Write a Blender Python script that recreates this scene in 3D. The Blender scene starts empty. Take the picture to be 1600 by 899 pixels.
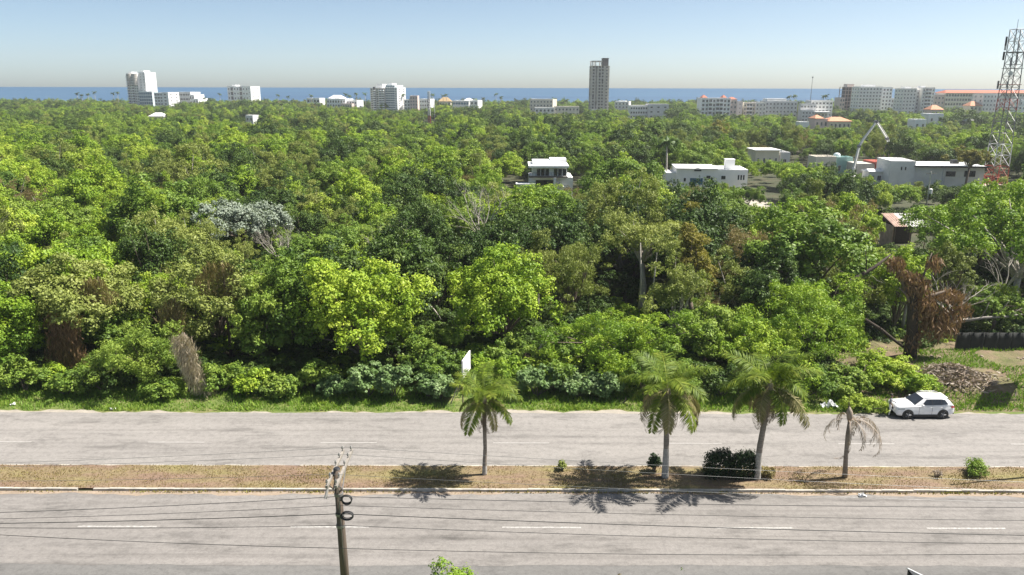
import bpy, math, random
import numpy as np
from mathutils import Vector, Matrix, Euler

# ------------------------------------------------------------------ camera, sky, sun, exposure
SC = bpy.context.scene
COL = SC.collection
H = 24.3                      # drone height in metres
FPX = 1200.0                  # focal length in pixels of a 1600 px wide frame
PITCH = math.radians(14.57)
ROLL = math.radians(0.13)
cam_d = bpy.data.cameras.new('camera')
cam = bpy.data.objects.new('camera', cam_d)
COL.objects.link(cam)
cam_d.sensor_width = 36.0
cam_d.lens = 36.0 * FPX / 1600.0
cam_d.clip_start = 0.5
cam_d.clip_end = 200000.0
CAM_ROT = Matrix.Rotation(math.pi / 2 - PITCH, 3, 'X') @ Matrix.Rotation(ROLL, 3, 'Z')
cam.matrix_world = Matrix.Translation((0, 0, H)) @ CAM_ROT.to_4x4()
SC.camera = cam

SUN_DIR = Vector((4.1, 0.72, 6.4)).normalized()       # towards the sun
sun_el = math.asin(SUN_DIR.z)
sun_az = math.atan2(SUN_DIR.x, SUN_DIR.y)
world = bpy.data.worlds.new('World')
SC.world = world
world.use_nodes = True
wn = world.node_tree
bg = wn.nodes['Background']
sky = wn.nodes.new('ShaderNodeTexSky')
sky.sky_type = 'NISHITA'
sky.sun_disc = False
sky.sun_elevation = sun_el
sky.sun_rotation = sun_az
sky.altitude = 20
sky.air_density = 0.45
sky.dust_density = 0.95
sky.ozone_density = 0.6
tint = wn.nodes.new('ShaderNodeMix'); tint.data_type = 'RGBA'; tint.blend_type = 'MULTIPLY'
tint.inputs[0].default_value = 1.0
tint.inputs[7].default_value = (1.08, 1.07, 0.94, 1)          # slightly milky sea air
wn.links.new(sky.outputs[0], tint.inputs[6])
wn.links.new(tint.outputs[2], bg.inputs[0])
bg.inputs[1].default_value = 0.078

sun_d = bpy.data.lights.new('sun', 'SUN')
sun_d.energy = 4.5
sun_d.angle = math.radians(0.5)
sun_d.color = (1.0, 0.95, 0.87)
sun = bpy.data.objects.new('sun', sun_d)
COL.objects.link(sun)
sun.rotation_euler = SUN_DIR.to_track_quat('Z', 'Y').to_euler()
SC.view_settings.view_transform = 'Standard'
SC.view_settings.look = 'None'
SC.view_settings.exposure = 1.2
SC.view_settings.gamma = 1.0
SC.view_settings.use_curve_mapping = False
SC.cycles.max_bounces = 6
SC.cycles.diffuse_bounces = 3
SC.cycles.transmission_bounces = 4
SC.cycles.transparent_max_bounces = 8
SC.cycles.use_denoising = True

rnd = random.Random(7)

# ------------------------------------------------------------------ measuring helpers
def ray(px, py):
    v = Vector(((px - 800) / FPX, -(py - 449.5) / FPX, -1.0))
    return CAM_ROT @ v

def at_ground(px, py, z=0.0):
    r = ray(px, py)
    t = (z - H) / r.z
    return Vector((r.x * t, r.y * t, z))

def at_dist(px, py, d):
    """world point on the sight line at ground distance Y = d"""
    r = ray(px, py)
    t = d / r.y
    return Vector((r.x * t, d, H + r.z * t))

def px_m(px, d, py=300):
    """metres per pixel near distance d"""
    return (at_dist(px + 1, py, d) - at_dist(px, py, d)).x

# ------------------------------------------------------------------ object helpers
def link(o, parent=None):
    COL.objects.link(o)
    if parent is not None:
        o.parent = parent
    return o

def tag(o, label=None, cat=None, group=None, kind=None):
    if label: o['label'] = label
    if cat: o['category'] = cat
    if group: o['group'] = group
    if kind: o['kind'] = kind
    return o

def thing(name, loc, label, cat, group=None, rz=0.0, scale=1.0):
    o = bpy.data.objects.new(name, None)
    o.empty_display_size = 0.3
    link(o)
    o.location = loc
    o.rotation_euler = (0, 0, rz)
    o.scale = (scale,) * 3 if not isinstance(scale, (tuple, list)) else scale
    return tag(o, label, cat, group)

class MB:
    """collects shapes, built as one mesh"""
    def __init__(s):
        s.v = []; s.f = []; s.m = []
    def face(s, pts, m=0):
        b = len(s.v); s.v.extend([tuple(p) for p in pts]); s.f.append(tuple(range(b, b + len(pts)))); s.m.append(m)
    def box(s, c, size, m=0, rz=0.0, taper=1.0):
        x, y, z = size[0] / 2, size[1] / 2, size[2] / 2
        b = len(s.v); cs, sn = math.cos(rz), math.sin(rz)
        for k in (-1, 1):
            t = 1.0 if k < 0 else taper
            for i, j in ((-1, -1), (1, -1), (1, 1), (-1, 1)):
                px_, py_ = i * x * t, j * y * t
                s.v.append((c[0] + px_ * cs - py_ * sn, c[1] + px_ * sn + py_ * cs, c[2] + k * z))
        for q in ((3, 2, 1, 0), (4, 5, 6, 7), (0, 1, 5, 4), (1, 2, 6, 5), (2, 3, 7, 6), (3, 0, 4, 7)):
            s.f.append(tuple(b + i for i in q)); s.m.append(m)
    def span(s, a, b, m=0):
        """box from min corner a to max corner b"""
        s.box([(a[i] + b[i]) / 2 for i in range(3)], [b[i] - a[i] for i in range(3)], m)
    def tube(s, pts, radii, n=6, m=0, cap=True):
        pts = [Vector(p) for p in pts]
        if not isinstance(radii, (list, tuple)): radii = [radii] * len(pts)
        b = len(s.v); up = Vector((0, 0, 1))
        for i, p in enumerate(pts):
            t = (pts[min(i + 1, len(pts) - 1)] - pts[max(i - 1, 0)])
            if t.length < 1e-6: t = up.copy()
            t.normalize()
            a = t.cross(Vector((1, 0, 0)) if abs(t.x) < 0.8 else Vector((0, 1, 0))).normalized()
            c = t.cross(a)
            for k in range(n):
                an = 2 * math.pi * k / n
                s.v.append(tuple(p + (a * math.cos(an) + c * math.sin(an)) * radii[i]))
        for i in range(len(pts) - 1):
            for k in range(n):
                s.f.append((b + i * n + k, b + i * n + (k + 1) % n, b + (i + 1) * n + (k + 1) % n, b + (i + 1) * n + k)); s.m.append(m)
        if cap:
            s.f.append(tuple(b + k for k in reversed(range(n)))); s.m.append(m)
            e = b + (len(pts) - 1) * n
            s.f.append(tuple(e + k for k in range(n))); s.m.append(m)
    def mesh(s, name, mats, smooth=False):
        me = bpy.data.meshes.new(name)
        me.from_pydata(s.v, [], s.f)
        if not isinstance(mats, (list, tuple)): mats = [mats]
        for mt in mats: me.materials.append(mt)
        if len(mats) > 1: me.polygons.foreach_set('material_index', s.m)
        if smooth: me.polygons.foreach_set('use_smooth', [True] * len(s.f))
        me.update()
        return me
    def build(s, name, mats, parent=None, smooth=False):
        o = bpy.data.objects.new(name, s.mesh(name, mats, smooth))
        return link(o, parent)

def inst(name, me, parent, loc=(0, 0, 0), rot=(0, 0, 0), scale=(1, 1, 1)):
    o = bpy.data.objects.new(name, me)
    link(o, parent)
    o.location = loc; o.rotation_euler = rot; o.scale = scale
    return o

def quad_mesh(name, V, tint, mats, midx=None):
    """V: (n,4,3) array of quads, tint: (n,)"""
    n = len(V)
    me = bpy.data.meshes.new(name)
    me.vertices.add(4 * n)
    me.vertices.foreach_set('co', V.reshape(-1).astype(np.float32))
    me.loops.add(4 * n)
    me.loops.foreach_set('vertex_index', np.arange(4 * n, dtype=np.int32))
    me.polygons.add(n)
    me.polygons.foreach_set('loop_start', np.arange(0, 4 * n, 4, dtype=np.int32))
    if not isinstance(mats, (list, tuple)): mats = [mats]
    for m in mats: me.materials.append(m)
    if midx is not None: me.polygons.foreach_set('material_index', midx.astype(np.int32))
    a = me.attributes.new('tint', 'FLOAT', 'FACE')
    a.data.foreach_set('value', tint.astype(np.float32))
    me.update(calc_edges=True)
    return me

# ------------------------------------------------------------------ materials
def nodes_of(name):
    m = bpy.data.materials.new(name); m.use_nodes = True
    nt = m.node_tree
    return m, nt, nt.nodes['Principled BSDF']

def N(nt, t, **kw):
    n = nt.nodes.new(t)
    for k, v in kw.items(): setattr(n, k, v)
    return n

def ramp(nt, fac, stops, interp='LINEAR'):
    r = N(nt, 'ShaderNodeValToRGB')
    r.color_ramp.interpolation = interp
    el = r.color_ramp.elements
    while len(el) < len(stops): el.new(0.5)
    for e, (p, c) in zip(el, stops):
        e.position = p; e.color = (*c, 1) if len(c) == 3 else c
    nt.links.new(fac, r.inputs[0])
    return r.outputs[0]

def noise(nt, vec, scale, detail=4, rough=0.55, out=0):
    n = N(nt, 'ShaderNodeTexNoise')
    n.inputs['Scale'].default_value = scale
    n.inputs['Detail'].default_value = detail
    n.inputs['Roughness'].default_value = rough
    if vec is not None: nt.links.new(vec, n.inputs['Vector'])
    return n.outputs[out]

def mapping(nt, vec, scale=(1, 1, 1), loc=(0, 0, 0)):
    m = N(nt, 'ShaderNodeMapping')
    m.inputs['Scale'].default_value = scale
    m.inputs['Location'].default_value = loc
    nt.links.new(vec, m.inputs['Vector'])
    return m.outputs[0]

def mixc(nt, fac, a, b, mode='MIX'):
    m = N(nt, 'ShaderNodeMix', data_type='RGBA', blend_type=mode)
    for sock, val in ((m.inputs[0], fac), (m.inputs[6], a), (m.inputs[7], b)):
        if isinstance(val, (int, float)): sock.default_value = val
        elif isinstance(val, tuple): sock.default_value = (*val, 1)
        else: nt.links.new(val, sock)
    return m.outputs[2]

def position(nt):
    return N(nt, 'ShaderNodeNewGeometry').outputs['Position']

def objco(nt):
    return N(nt, 'ShaderNodeTexCoord').outputs['Object']

def bump(nt, b, h, strength=0.3, dist=0.02):
    n = N(nt, 'ShaderNodeBump')
    n.inputs['Strength'].default_value = strength
    n.inputs['Distance'].default_value = dist
    nt.links.new(h, n.inputs['Height'])
    nt.links.new(n.outputs[0], b.inputs['Normal'])

def plain(name, col, rough=0.7, var=0.18, scale=3.0, metal=0.0, spec=0.4, coords='obj', stretch=(1, 1, 1)):
    """base colour with uneven tone: weathering with a shape of its own"""
    m, nt, b = nodes_of(name)
    v = objco(nt) if coords == 'obj' else position(nt)
    if stretch != (1, 1, 1): v = mapping(nt, v, stretch)
    f = noise(nt, v, scale, 6, 0.62)
    lo = tuple(c * (1 - var) for c in col); hi = tuple(min(1, c * (1 + var * 0.6)) for c in col)
    c = ramp(nt, f, [(0.3, lo), (0.7, hi)])
    nt.links.new(c, b.inputs['Base Color'])
    b.inputs['Roughness'].default_value = rough
    b.inputs['Metallic'].default_value = metal
    b.inputs['Specular IOR Level'].default_value = spec
    bump(nt, b, f, 0.2, 0.02)
    return m

def leaf_mat(name, stops, trans=0.35, rough=0.52, hue_rand=0.4, spec=0.22):
    """leaf: diffuse + gloss + light coming through; tone differs from leaf to leaf, clump to clump, plant to plant"""
    m, nt, b = nodes_of(name)
    t = N(nt, 'ShaderNodeAttribute', attribute_name='tint').outputs['Fac']
    oi = N(nt, 'ShaderNodeObjectInfo').outputs['Random']
    ma = N(nt, 'ShaderNodeMath', operation='MULTIPLY_ADD')
    nt.links.new(oi, ma.inputs[0]); ma.inputs[1].default_value = hue_rand; 
    sub = N(nt, 'ShaderNodeMath', operation='SUBTRACT'); nt.links.new(t, sub.inputs[0]); sub.inputs[1].default_value = hue_rand / 2
    nt.links.new(sub.outputs[0], ma.inputs[2])
    c = ramp(nt, ma.outputs[0], stops)
    nt.links.new(c, b.inputs['Base Color'])
    b.inputs['Roughness'].default_value = rough
    b.inputs['Specular IOR Level'].default_value = spec
    tr = N(nt, 'ShaderNodeBsdfTranslucent')
    tc = mixc(nt, 1.0, c, (1.0, 1.05, 0.55), 'MULTIPLY')
    nt.links.new(tc, tr.inputs[0])
    mx = N(nt, 'ShaderNodeMixShader'); mx.inputs[0].default_value = trans
    nt.links.new(b.outputs[0], mx.inputs[1]); nt.links.new(tr.outputs[0], mx.inputs[2])
    nt.links.new(mx.outputs[0], nt.nodes['Material Output'].inputs['Surface'])
    return m

M = {}
M['leaf_bright'] = leaf_mat('leaf_bright', [(0.0, (0.100, 0.194, 0.021)), (0.4, (0.215, 0.335, 0.028)), (0.75, (0.347, 0.453, 0.044)), (1.0, (0.496, 0.569, 0.088))], trans=0.24)
M['leaf_mid'] = leaf_mat('leaf_mid', [(0.0, (0.074, 0.141, 0.026)), (0.5, (0.165, 0.260, 0.036)), (1.0, (0.314, 0.402, 0.067))], trans=0.24)
M['leaf_dark'] = leaf_mat('leaf_dark', [(0.0, (0.028, 0.063, 0.013)), (0.5, (0.068, 0.119, 0.021)), (1.0, (0.152, 0.214, 0.040))], trans=0.15)
M['leaf_olive'] = leaf_mat('leaf_olive', [(0.0, (0.132, 0.167, 0.039)), (0.5, (0.240, 0.285, 0.067)), (1.0, (0.403, 0.436, 0.127))], trans=0.24)
M['leaf_yellow'] = leaf_mat('leaf_yellow', [(0.0, (0.194, 0.286, 0.031)), (0.5, (0.348, 0.446, 0.053)), (1.0, (0.501, 0.573, 0.098))], trans=0.24)
M['leaf_gold'] = leaf_mat('leaf_gold', [(0.0, (0.117, 0.122, 0.026)), (0.5, (0.225, 0.211, 0.039)), (1.0, (0.342, 0.297, 0.078))])
M['leaf_silver'] = leaf_mat('leaf_silver', [(0.0, (0.162, 0.202, 0.145)), (0.5, (0.289, 0.339, 0.264)), (1.0, (0.425, 0.466, 0.391))], trans=0.15)
M['leaf_grey'] = leaf_mat('leaf_grey', [(0.0, (0.108, 0.192, 0.054)), (0.5, (0.186, 0.282, 0.102)), (1.0, (0.324, 0.420, 0.204))], trans=0.25)
M['leaf_brown'] = leaf_mat('leaf_brown', [(0.0, (0.115, 0.086, 0.034)), (0.5, (0.218, 0.172, 0.069)), (1.0, (0.333, 0.287, 0.115))], trans=0.25)
M['leaf_rust'] = leaf_mat('leaf_rust', [(0.0, (0.144, 0.085, 0.045)), (0.5, (0.274, 0.172, 0.095)), (1.0, (0.432, 0.304, 0.165))], trans=0.2)
M['leaf_hedge'] = leaf_mat('leaf_hedge', [(0.0, (0.014, 0.032, 0.012)), (0.5, (0.03, 0.058, 0.018)), (1.0, (0.06, 0.10, 0.03))], trans=0.15)
M['straw'] = leaf_mat('straw', [(0.0, (0.30, 0.24, 0.16)), (0.5, (0.46, 0.385, 0.27)), (1.0, (0.60, 0.53, 0.40))], trans=0.2)
M['palm_leaf'] = leaf_mat('palm_leaf', [(0.0, (0.077, 0.133, 0.018)), (0.5, (0.161, 0.235, 0.025)), (1.0, (0.293, 0.330, 0.050))])
M['palm_old'] = leaf_mat('palm_old', [(0.0, (0.156, 0.156, 0.060)), (0.5, (0.264, 0.240, 0.108)), (1.0, (0.396, 0.336, 0.180))], trans=0.25)
M['palm_dead'] = leaf_mat('palm_dead', [(0.0, (0.149, 0.115, 0.086)), (0.5, (0.253, 0.201, 0.161)), (1.0, (0.380, 0.322, 0.265))], trans=0.15)
M['grass'] = leaf_mat('grass_blade', [(0.0, (0.102, 0.209, 0.031)), (0.5, (0.189, 0.326, 0.042)), (1.0, (0.351, 0.414, 0.094))])
M['dry_grass'] = leaf_mat('dry_grass_blade', [(0.0, (0.143, 0.093, 0.047)), (0.35, (0.240, 0.168, 0.078)), (0.7, (0.247, 0.210, 0.061)), (1.0, (0.262, 0.270, 0.054))], trans=0.2)
M['bark'] = plain('bark', (0.16, 0.125, 0.095), 0.9, 0.45, 6)
M['bark_pale'] = plain('bark_pale', (0.42, 0.38, 0.33), 0.9, 0.35, 6)
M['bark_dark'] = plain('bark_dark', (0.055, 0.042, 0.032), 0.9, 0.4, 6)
M['white_paint'] = plain('white_paint', (0.86, 0.86, 0.85), 0.6, 0.06, 0.4)
M['off_white'] = plain('off_white', (0.80, 0.785, 0.75), 0.7, 0.14, 0.35)
M['cream'] = plain('cream', (0.76, 0.69, 0.57), 0.7, 0.14, 0.35)
M['pinkish'] = plain('pinkish', (0.70, 0.55, 0.50), 0.7, 0.14, 0.35)
M['grey_wall'] = plain('grey_wall', (0.64, 0.64, 0.635), 0.75, 0.16, 0.35)
M['pale_blue'] = plain('pale_blue', (0.62, 0.71, 0.73), 0.4, 0.12, 0.5)
M['concrete'] = plain('concrete', (0.58, 0.545, 0.49), 0.85, 0.22, 0.6)
M['concrete_dark'] = plain('concrete_dark', (0.10, 0.095, 0.09), 0.85, 0.22, 0.6)  # dark concrete; on the inner tower walls it stands in for interior shade
M['tile_red'] = plain('tile_red', (0.45, 0.145, 0.085), 0.8, 0.25, 1.5)
M['tile_orange'] = plain('tile_orange', (0.56, 0.27, 0.16), 0.8, 0.25, 1.5)
M['thatch'] = plain('thatch', (0.38, 0.27, 0.14), 0.95, 0.3, 2)
M['tin'] = plain('tin', (0.62, 0.60, 0.58), 0.55, 0.25, 1.2, metal=0.0)
M['tin_rust'] = plain('tin_rust', (0.45, 0.31, 0.25), 0.7, 0.35, 1.2)
M['roof_white'] = plain('roof_white', (0.84, 0.83, 0.81), 0.7, 0.12, 0.4)
M['dark_metal'] = plain('dark_metal', (0.03, 0.03, 0.032), 0.5, 0.3, 4)
M['steel_grey'] = plain('steel_grey', (0.22, 0.215, 0.215), 0.5, 0.25, 3, metal=0.4)
M['steel_red'] = plain('steel_red', (0.42, 0.08, 0.05), 0.6, 0.25, 3)
M['steel_white'] = plain('steel_white', (0.70, 0.69, 0.67), 0.55, 0.15, 3)
M['wood_pole'] = plain('wood_pole', (0.115, 0.088, 0.068), 0.9, 0.4, 2.5, stretch=(6, 6, 0.5))
M['wood_arm'] = plain('wood_arm', (0.27, 0.245, 0.215), 0.9, 0.3, 4)
M['porcelain'] = plain('porcelain', (0.30, 0.285, 0.27), 0.3, 0.15, 6)
M['cable'] = plain('cable', (0.028, 0.028, 0.03), 0.6, 0.2, 3)
M['conductor'] = plain('conductor', (0.22, 0.22, 0.22), 0.4, 0.2, 3, metal=0.6)
M['palm_trunk'] = plain('palm_trunk', (0.24, 0.205, 0.175), 0.9, 0.35, 3, stretch=(1, 1, 6))
M['limewash'] = plain('limewash', (0.40, 0.375, 0.34), 0.9, 0.45, 5)
M['palm_shaft'] = plain('palm_shaft', (0.30, 0.24, 0.19), 0.8, 0.3, 4)
M['fence_cloth'] = plain('fence_cloth', (0.022, 0.024, 0.022), 0.85, 0.35, 1.2)
M['soil_pile'] = plain('soil_pile', (0.30, 0.225, 0.17), 0.95, 0.35, 1.5)
M['rubble'] = plain('rubble', (0.33, 0.26, 0.21), 0.95, 0.35, 3)
M['skin'] = plain('skin', (0.26, 0.15, 0.10), 0.55, 0.1, 8)
M['hair'] = plain('hair', (0.02, 0.016, 0.014), 0.6, 0.2, 20)
M['shirt'] = plain('shirt', (0.24, 0.25, 0.27), 0.85, 0.2, 12)
M['trousers'] = plain('trousers', (0.68, 0.67, 0.66), 0.85, 0.12, 12)
M['shoe'] = plain('shoe', (0.03, 0.028, 0.028), 0.6, 0.2, 20)
M['tyre'] = plain('tyre', (0.022, 0.022, 0.022), 0.8, 0.2, 20)
M['trim_black'] = plain('trim_black', (0.025, 0.025, 0.027), 0.55, 0.2, 8)
M['rim'] = plain('rim', (0.20, 0.20, 0.21), 0.4, 0.15, 8, metal=0.6)
M['lamp_red'] = plain('lamp_red', (0.35, 0.02, 0.02), 0.25, 0.1, 10)
M['lamp_clear'] = plain('lamp_clear', (0.42, 0.45, 0.47), 0.15, 0.1, 10, metal=0.3)
M['plastic_white'] = plain('plastic_white', (0.78, 0.78, 0.78), 0.5, 0.1, 3)
M['plastic_green'] = plain('plastic_green', (0.30, 0.50, 0.45), 0.5, 0.2, 1)

def glass_dark(name, col=(0.02, 0.024, 0.03), rough=0.12):
    m, nt, b = nodes_of(name)
    f = noise(nt, objco(nt), 1.2, 3)
    c = ramp(nt, f, [(0.3, col), (0.75, tuple(x * 2.2 for x in col))])
    nt.links.new(c, b.inputs['Base Color'])
    b.inputs['Roughness'].default_value = rough
    b.inputs['Specular IOR Level'].default_value = 0.5
    return m
M['glass'] = glass_dark('glass')
M['glass_blue'] = glass_dark('glass_blue', (0.03, 0.09, 0.15), 0.1)
m, nt, b = nodes_of('car_paint')
f = noise(nt, objco(nt), 4.0, 5)
nt.links.new(ramp(nt, f, [(0.3, (0.74, 0.74, 0.74)), (0.7, (0.82, 0.82, 0.82))]), b.inputs['Base Color'])
b.inputs['Roughness'].default_value = 0.22; b.inputs['Coat Weight'].default_value = 0.6
M['car_paint'] = m

def road_mat(name, base, streak=1.0, seed=0.0):
    """sun-bleached asphalt: fine aggregate, long wheel streaks, blotches, oil spots, cracks"""
    m, nt, b = nodes_of(name)
    p = position(nt)
    p = mapping(nt, p, (1, 1, 1), (seed, seed * 0.7, 0))
    big = noise(nt, mapping(nt, p, (0.05, 0.25, 1)), 1.0, 6, 0.62)
    st = noise(nt, mapping(nt, p, (0.02, 1.9, 1)), 1.0, 5, 0.6)
    fine = noise(nt, p, 9.0, 5, 0.7)
    blot = noise(nt, mapping(nt, p, (0.22, 0.75, 1)), 1.0, 5, 0.7)
    c = ramp(nt, big, [(0.28, tuple(x * 0.86 for x in base)), (0.72, tuple(x * 1.08 for x in base))])
    c = mixc(nt, 0.8 * streak, c, ramp(nt, st, [(0.34, (0.74, 0.735, 0.73)), (0.5, (0.97, 0.97, 0.97)), (0.75, (1.08, 1.07, 1.06))]), 'MULTIPLY')
    c = mixc(nt, 1.0, c, ramp(nt, fine, [(0.3, (0.84, 0.84, 0.84)), (0.7, (1.1, 1.1, 1.1))]), 'MULTIPLY')
    c = mixc(nt, 1.0, c, ramp(nt, blot, [(0.30, (0.58, 0.58, 0.58)), (0.40, (0.80, 0.80, 0.80)), (0.48, (0.97, 0.97, 0.97)), (0.6, (1, 1, 1))]), 'MULTIPLY')
    grain = noise(nt, p, 2.6, 6, 0.75)
    c = mixc(nt, 1.0, c, ramp(nt, grain, [(0.33, (0.80, 0.80, 0.80)), (0.5, (1, 1, 1)), (0.68, (1.10, 1.10, 1.10))]), 'MULTIPLY')
    vo = N(nt, 'ShaderNodeTexVoronoi', feature='DISTANCE_TO_EDGE')
    vo.inputs['Scale'].default_value = 0.085
    wv = noise(nt, p, 0.8, 4, 0.6, 1)
    nt.links.new(mixc(nt, 1.0, p, mixc(nt, 1.0, wv, (5.0, 5.0, 5.0), 'MULTIPLY'), 'ADD'), vo.inputs['Vector'])
    c = mixc(nt, 1.0, c, ramp(nt, vo.outputs[0], [(0.0, (0.84, 0.83, 0.82)), (0.0025, (1, 1, 1))]), 'MULTIPLY')
    nt.links.new(c, b.inputs['Base Color'])
    b.inputs['Roughness'].default_value = 0.85
    b.inputs['Specular IOR Level'].default_value = 0.3
    bump(nt, b, fine, 0.35, 0.02)
    return m
M['road_far'] = road_mat('asphalt_far', (0.25, 0.235, 0.221), 0.75, 3.0)
M['road_near'] = road_mat('asphalt_near', (0.228, 0.213, 0.2), 1.0, 11.0)
M['shoulder'] = road_mat('asphalt_shoulder', (0.158, 0.153, 0.147), 0.4, 23.0)

def marking_mat():
    m, nt, b = nodes_of('road_paint')
    p = position(nt)
    f = noise(nt, p, 5.0, 5, 0.7)
    c = ramp(nt, f, [(0.40, (0.24, 0.226, 0.212)), (0.54, (0.37, 0.358, 0.34)), (0.72, (0.50, 0.49, 0.47))])
    nt.links.new(c, b.inputs['Base Color']); b.inputs['Roughness'].default_value = 0.7
    return m
M['marking'] = marking_mat()
def worn_marking_mat():
    m, nt, b = nodes_of('worn_road_paint')
    f = noise(nt, position(nt), 4.0, 5, 0.7)
    c = ramp(nt, f, [(0.35, (0.28, 0.265, 0.25)), (0.65, (0.36, 0.345, 0.33))])
    nt.links.new(c, b.inputs['Base Color']); b.inputs['Roughness'].default_value = 0.8
    return m
M['marking_worn'] = worn_marking_mat()

def ground_mat():
    m, nt, b = nodes_of('ground_earth')
    p = position(nt)
    f = noise(nt, p, 0.25, 6, 0.65); g = noise(nt, p, 2.2, 6, 0.7)
    c = ramp(nt, f, [(0.3, (0.03, 0.04, 0.014)), (0.5, (0.045, 0.052, 0.02)), (0.7, (0.085, 0.07, 0.042))])
    c = mixc(nt, 0.8, c, ramp(nt, g, [(0.3, (0.6, 0.6, 0.6)), (0.7, (1.25, 1.2, 1.1))]), 'MULTIPLY')
    nt.links.new(c, b.inputs['Base Color']); b.inputs['Roughness'].default_value = 0.95
    bump(nt, b, g, 0.6, 0.1)
    return m
M['ground'] = ground_mat()
def verge_mat():
    m, nt, b = nodes_of('verge_earth')
    p = position(nt)
    f = noise(nt, p, 0.5, 6, 0.65); g = noise(nt, p, 3.5, 6, 0.7)
    c = ramp(nt, f, [(0.3, (0.085, 0.135, 0.025)), (0.52, (0.13, 0.165, 0.04)), (0.7, (0.20, 0.175, 0.085))])
    c = mixc(nt, 0.8, c, ramp(nt, g, [(0.3, (0.65, 0.65, 0.62)), (0.7, (1.25, 1.2, 1.1))]), 'MULTIPLY')
    nt.links.new(c, b.inputs['Base Color']); b.inputs['Roughness'].default_value = 0.95
    bump(nt, b, g, 0.6, 0.08)
    return m
M['verge'] = verge_mat()
def sandy_mat(name, base):
    m, nt, b = nodes_of(name)
    p = position(nt)
    f = noise(nt, p, 0.8, 6, 0.7); g = noise(nt, p, 7, 5, 0.7)
    c = ramp(nt, f, [(0.3, tuple(x * 0.75 for x in base)), (0.7, tuple(x * 1.12 for x in base))])
    c = mixc(nt, 0.8, c, ramp(nt, g, [(0.3, (0.78, 0.78, 0.78)), (0.7, (1.15, 1.15, 1.15))]), 'MULTIPLY')
    nt.links.new(c, b.inputs['Base Color']); b.inputs['Roughness'].default_value = 0.95
    bump(nt, b, g, 0.5, 0.04)
    return m
M['sand'] = sandy_mat('sandy_edge', (0.33, 0.295, 0.25))
M['dirt'] = sandy_mat('bare_dirt', (0.30, 0.235, 0.175))
M['path'] = sandy_mat('pale_path', (0.42, 0.38, 0.32))
def median_mat():
    m, nt, b = nodes_of('median_turf')
    p = position(nt)
    f = noise(nt, mapping(nt, p, (0.12, 0.5, 1)), 1.0, 6, 0.65); g = noise(nt, p, 5.0, 6, 0.7)
    c = ramp(nt, f, [(0.25, (0.165, 0.11, 0.084)), (0.42, (0.20, 0.135, 0.093)), (0.55, (0.21, 0.165, 0.085)), (0.72, (0.195, 0.185, 0.055))])
    c = mixc(nt, 0.8, c, ramp(nt, g, [(0.3, (0.7, 0.7, 0.7)), (0.7, (1.2, 1.2, 1.2))]), 'MULTIPLY')
    nt.links.new(c, b.inputs['Base Color']); b.inputs['Roughness'].default_value = 0.95
    bump(nt, b, g, 0.6, 0.05)
    return m
M['median'] = median_mat()
M['kerb'] = plain('kerb_concrete', (0.42, 0.39, 0.34), 0.85, 0.4, 1.6, coords='pos')
def sea_mat():
    m, nt, b = nodes_of('sea_water')
    p = position(nt)
    f = noise(nt, mapping(nt, p, (0.0006, 0.0025, 1)), 1.0, 5, 0.6)
    c = ramp(nt, f, [(0.35, (0.025, 0.075, 0.15)), (0.65, (0.04, 0.11, 0.19))])
    nt.links.new(c, b.inputs['Base Color'])
    b.inputs['Roughness'].default_value = 0.45
    b.inputs['Specular IOR Level'].default_value = 0.12
    w = noise(nt, mapping(nt, p, (0.08, 0.22, 1)), 1.0, 4, 0.6)
    bump(nt, b, w, 0.8, 1.2)
    return m
M['sea'] = sea_mat()

# ------------------------------------------------------------------ the setting
Y_VERGE0 = at_ground(800, 646).y        # far edge of the far carriageway
Y_MED1 = at_ground(800, 728.5).y        # far edge of the median
Y_MED0 = at_ground(800, 769).y          # near edge of the median
Y_SH = at_ground(800, 884).y            # near edge of the near carriageway
COAST = 960.0

def sheet(name, x0, x1, y0, y1, z, mat, nx=1, ny=1, zf=None, edge=None):
    mb = MB()
    vs = []
    for j in range(ny + 1):
        for i in range(nx + 1):
            x = x0 + (x1 - x0) * i / nx; y = y0 + (y1 - y0) * j / ny
            if edge: y += edge(x, j / ny)
            vs.append((x, y, z + (zf(x, y) if zf else 0)))
    mb.v = vs
    for j in range(ny):
        for i in range(nx):
            a = j * (nx + 1) + i
            mb.f.append((a, a + 1, a + nx + 2, a + nx + 1)); mb.m.append(0)
    o = mb.build(name, mat)
    return tag(o, kind='structure')

sheet('ground', -1600, 1700, -300, COAST, 0.0, M['ground'])
sheet('sea', -90000, 90000, COAST - 40, 120000, -0.6, M['sea'])

def wob(x, s):
    return 0.22 * math.sin(x * 0.9 + s) + 0.16 * math.sin(x * 2.3 + 2 * s) + 0.10 * math.sin(x * 5.1 + 3 * s) + 0.3 * math.sin(x * 0.13 + s)

XW = 190
sheet('verge', -XW, XW, Y_VERGE0 + 0.25, 66, 0.004, M['verge'], 760, 1, edge=lambda x, t: wob(x, 1.0) * (1 - t) * 0.8)
sheet('sandy_edge', -XW, XW, Y_VERGE0 - 0.45, Y_VERGE0 + 1.2, 0.0025, M['sand'], 760, 1, edge=lambda x, t: (wob(x, 4.0) * 0.4) * (1 - t))
far_road = sheet('road', -XW, XW, Y_MED1, Y_VERGE0, 0.010, M['road_far'], 760, 1, edge=lambda x, t: wob(x, 2.2) * 0.22 * t)
near_road = sheet('road', -XW, XW, Y_SH, Y_MED0, 0.010, M['road_near'], 760, 1, edge=lambda x, t: wob(x, 6.0) * 0.18 * (1 - t))
sheet('road_shoulder', -XW, XW, Y_SH - 2.6, Y_SH + 1, 0.005, M['shoulder'])
sheet('roadside_ground', -XW, XW, -40, Y_SH - 2.4, 0.009, M['verge'])
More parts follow.
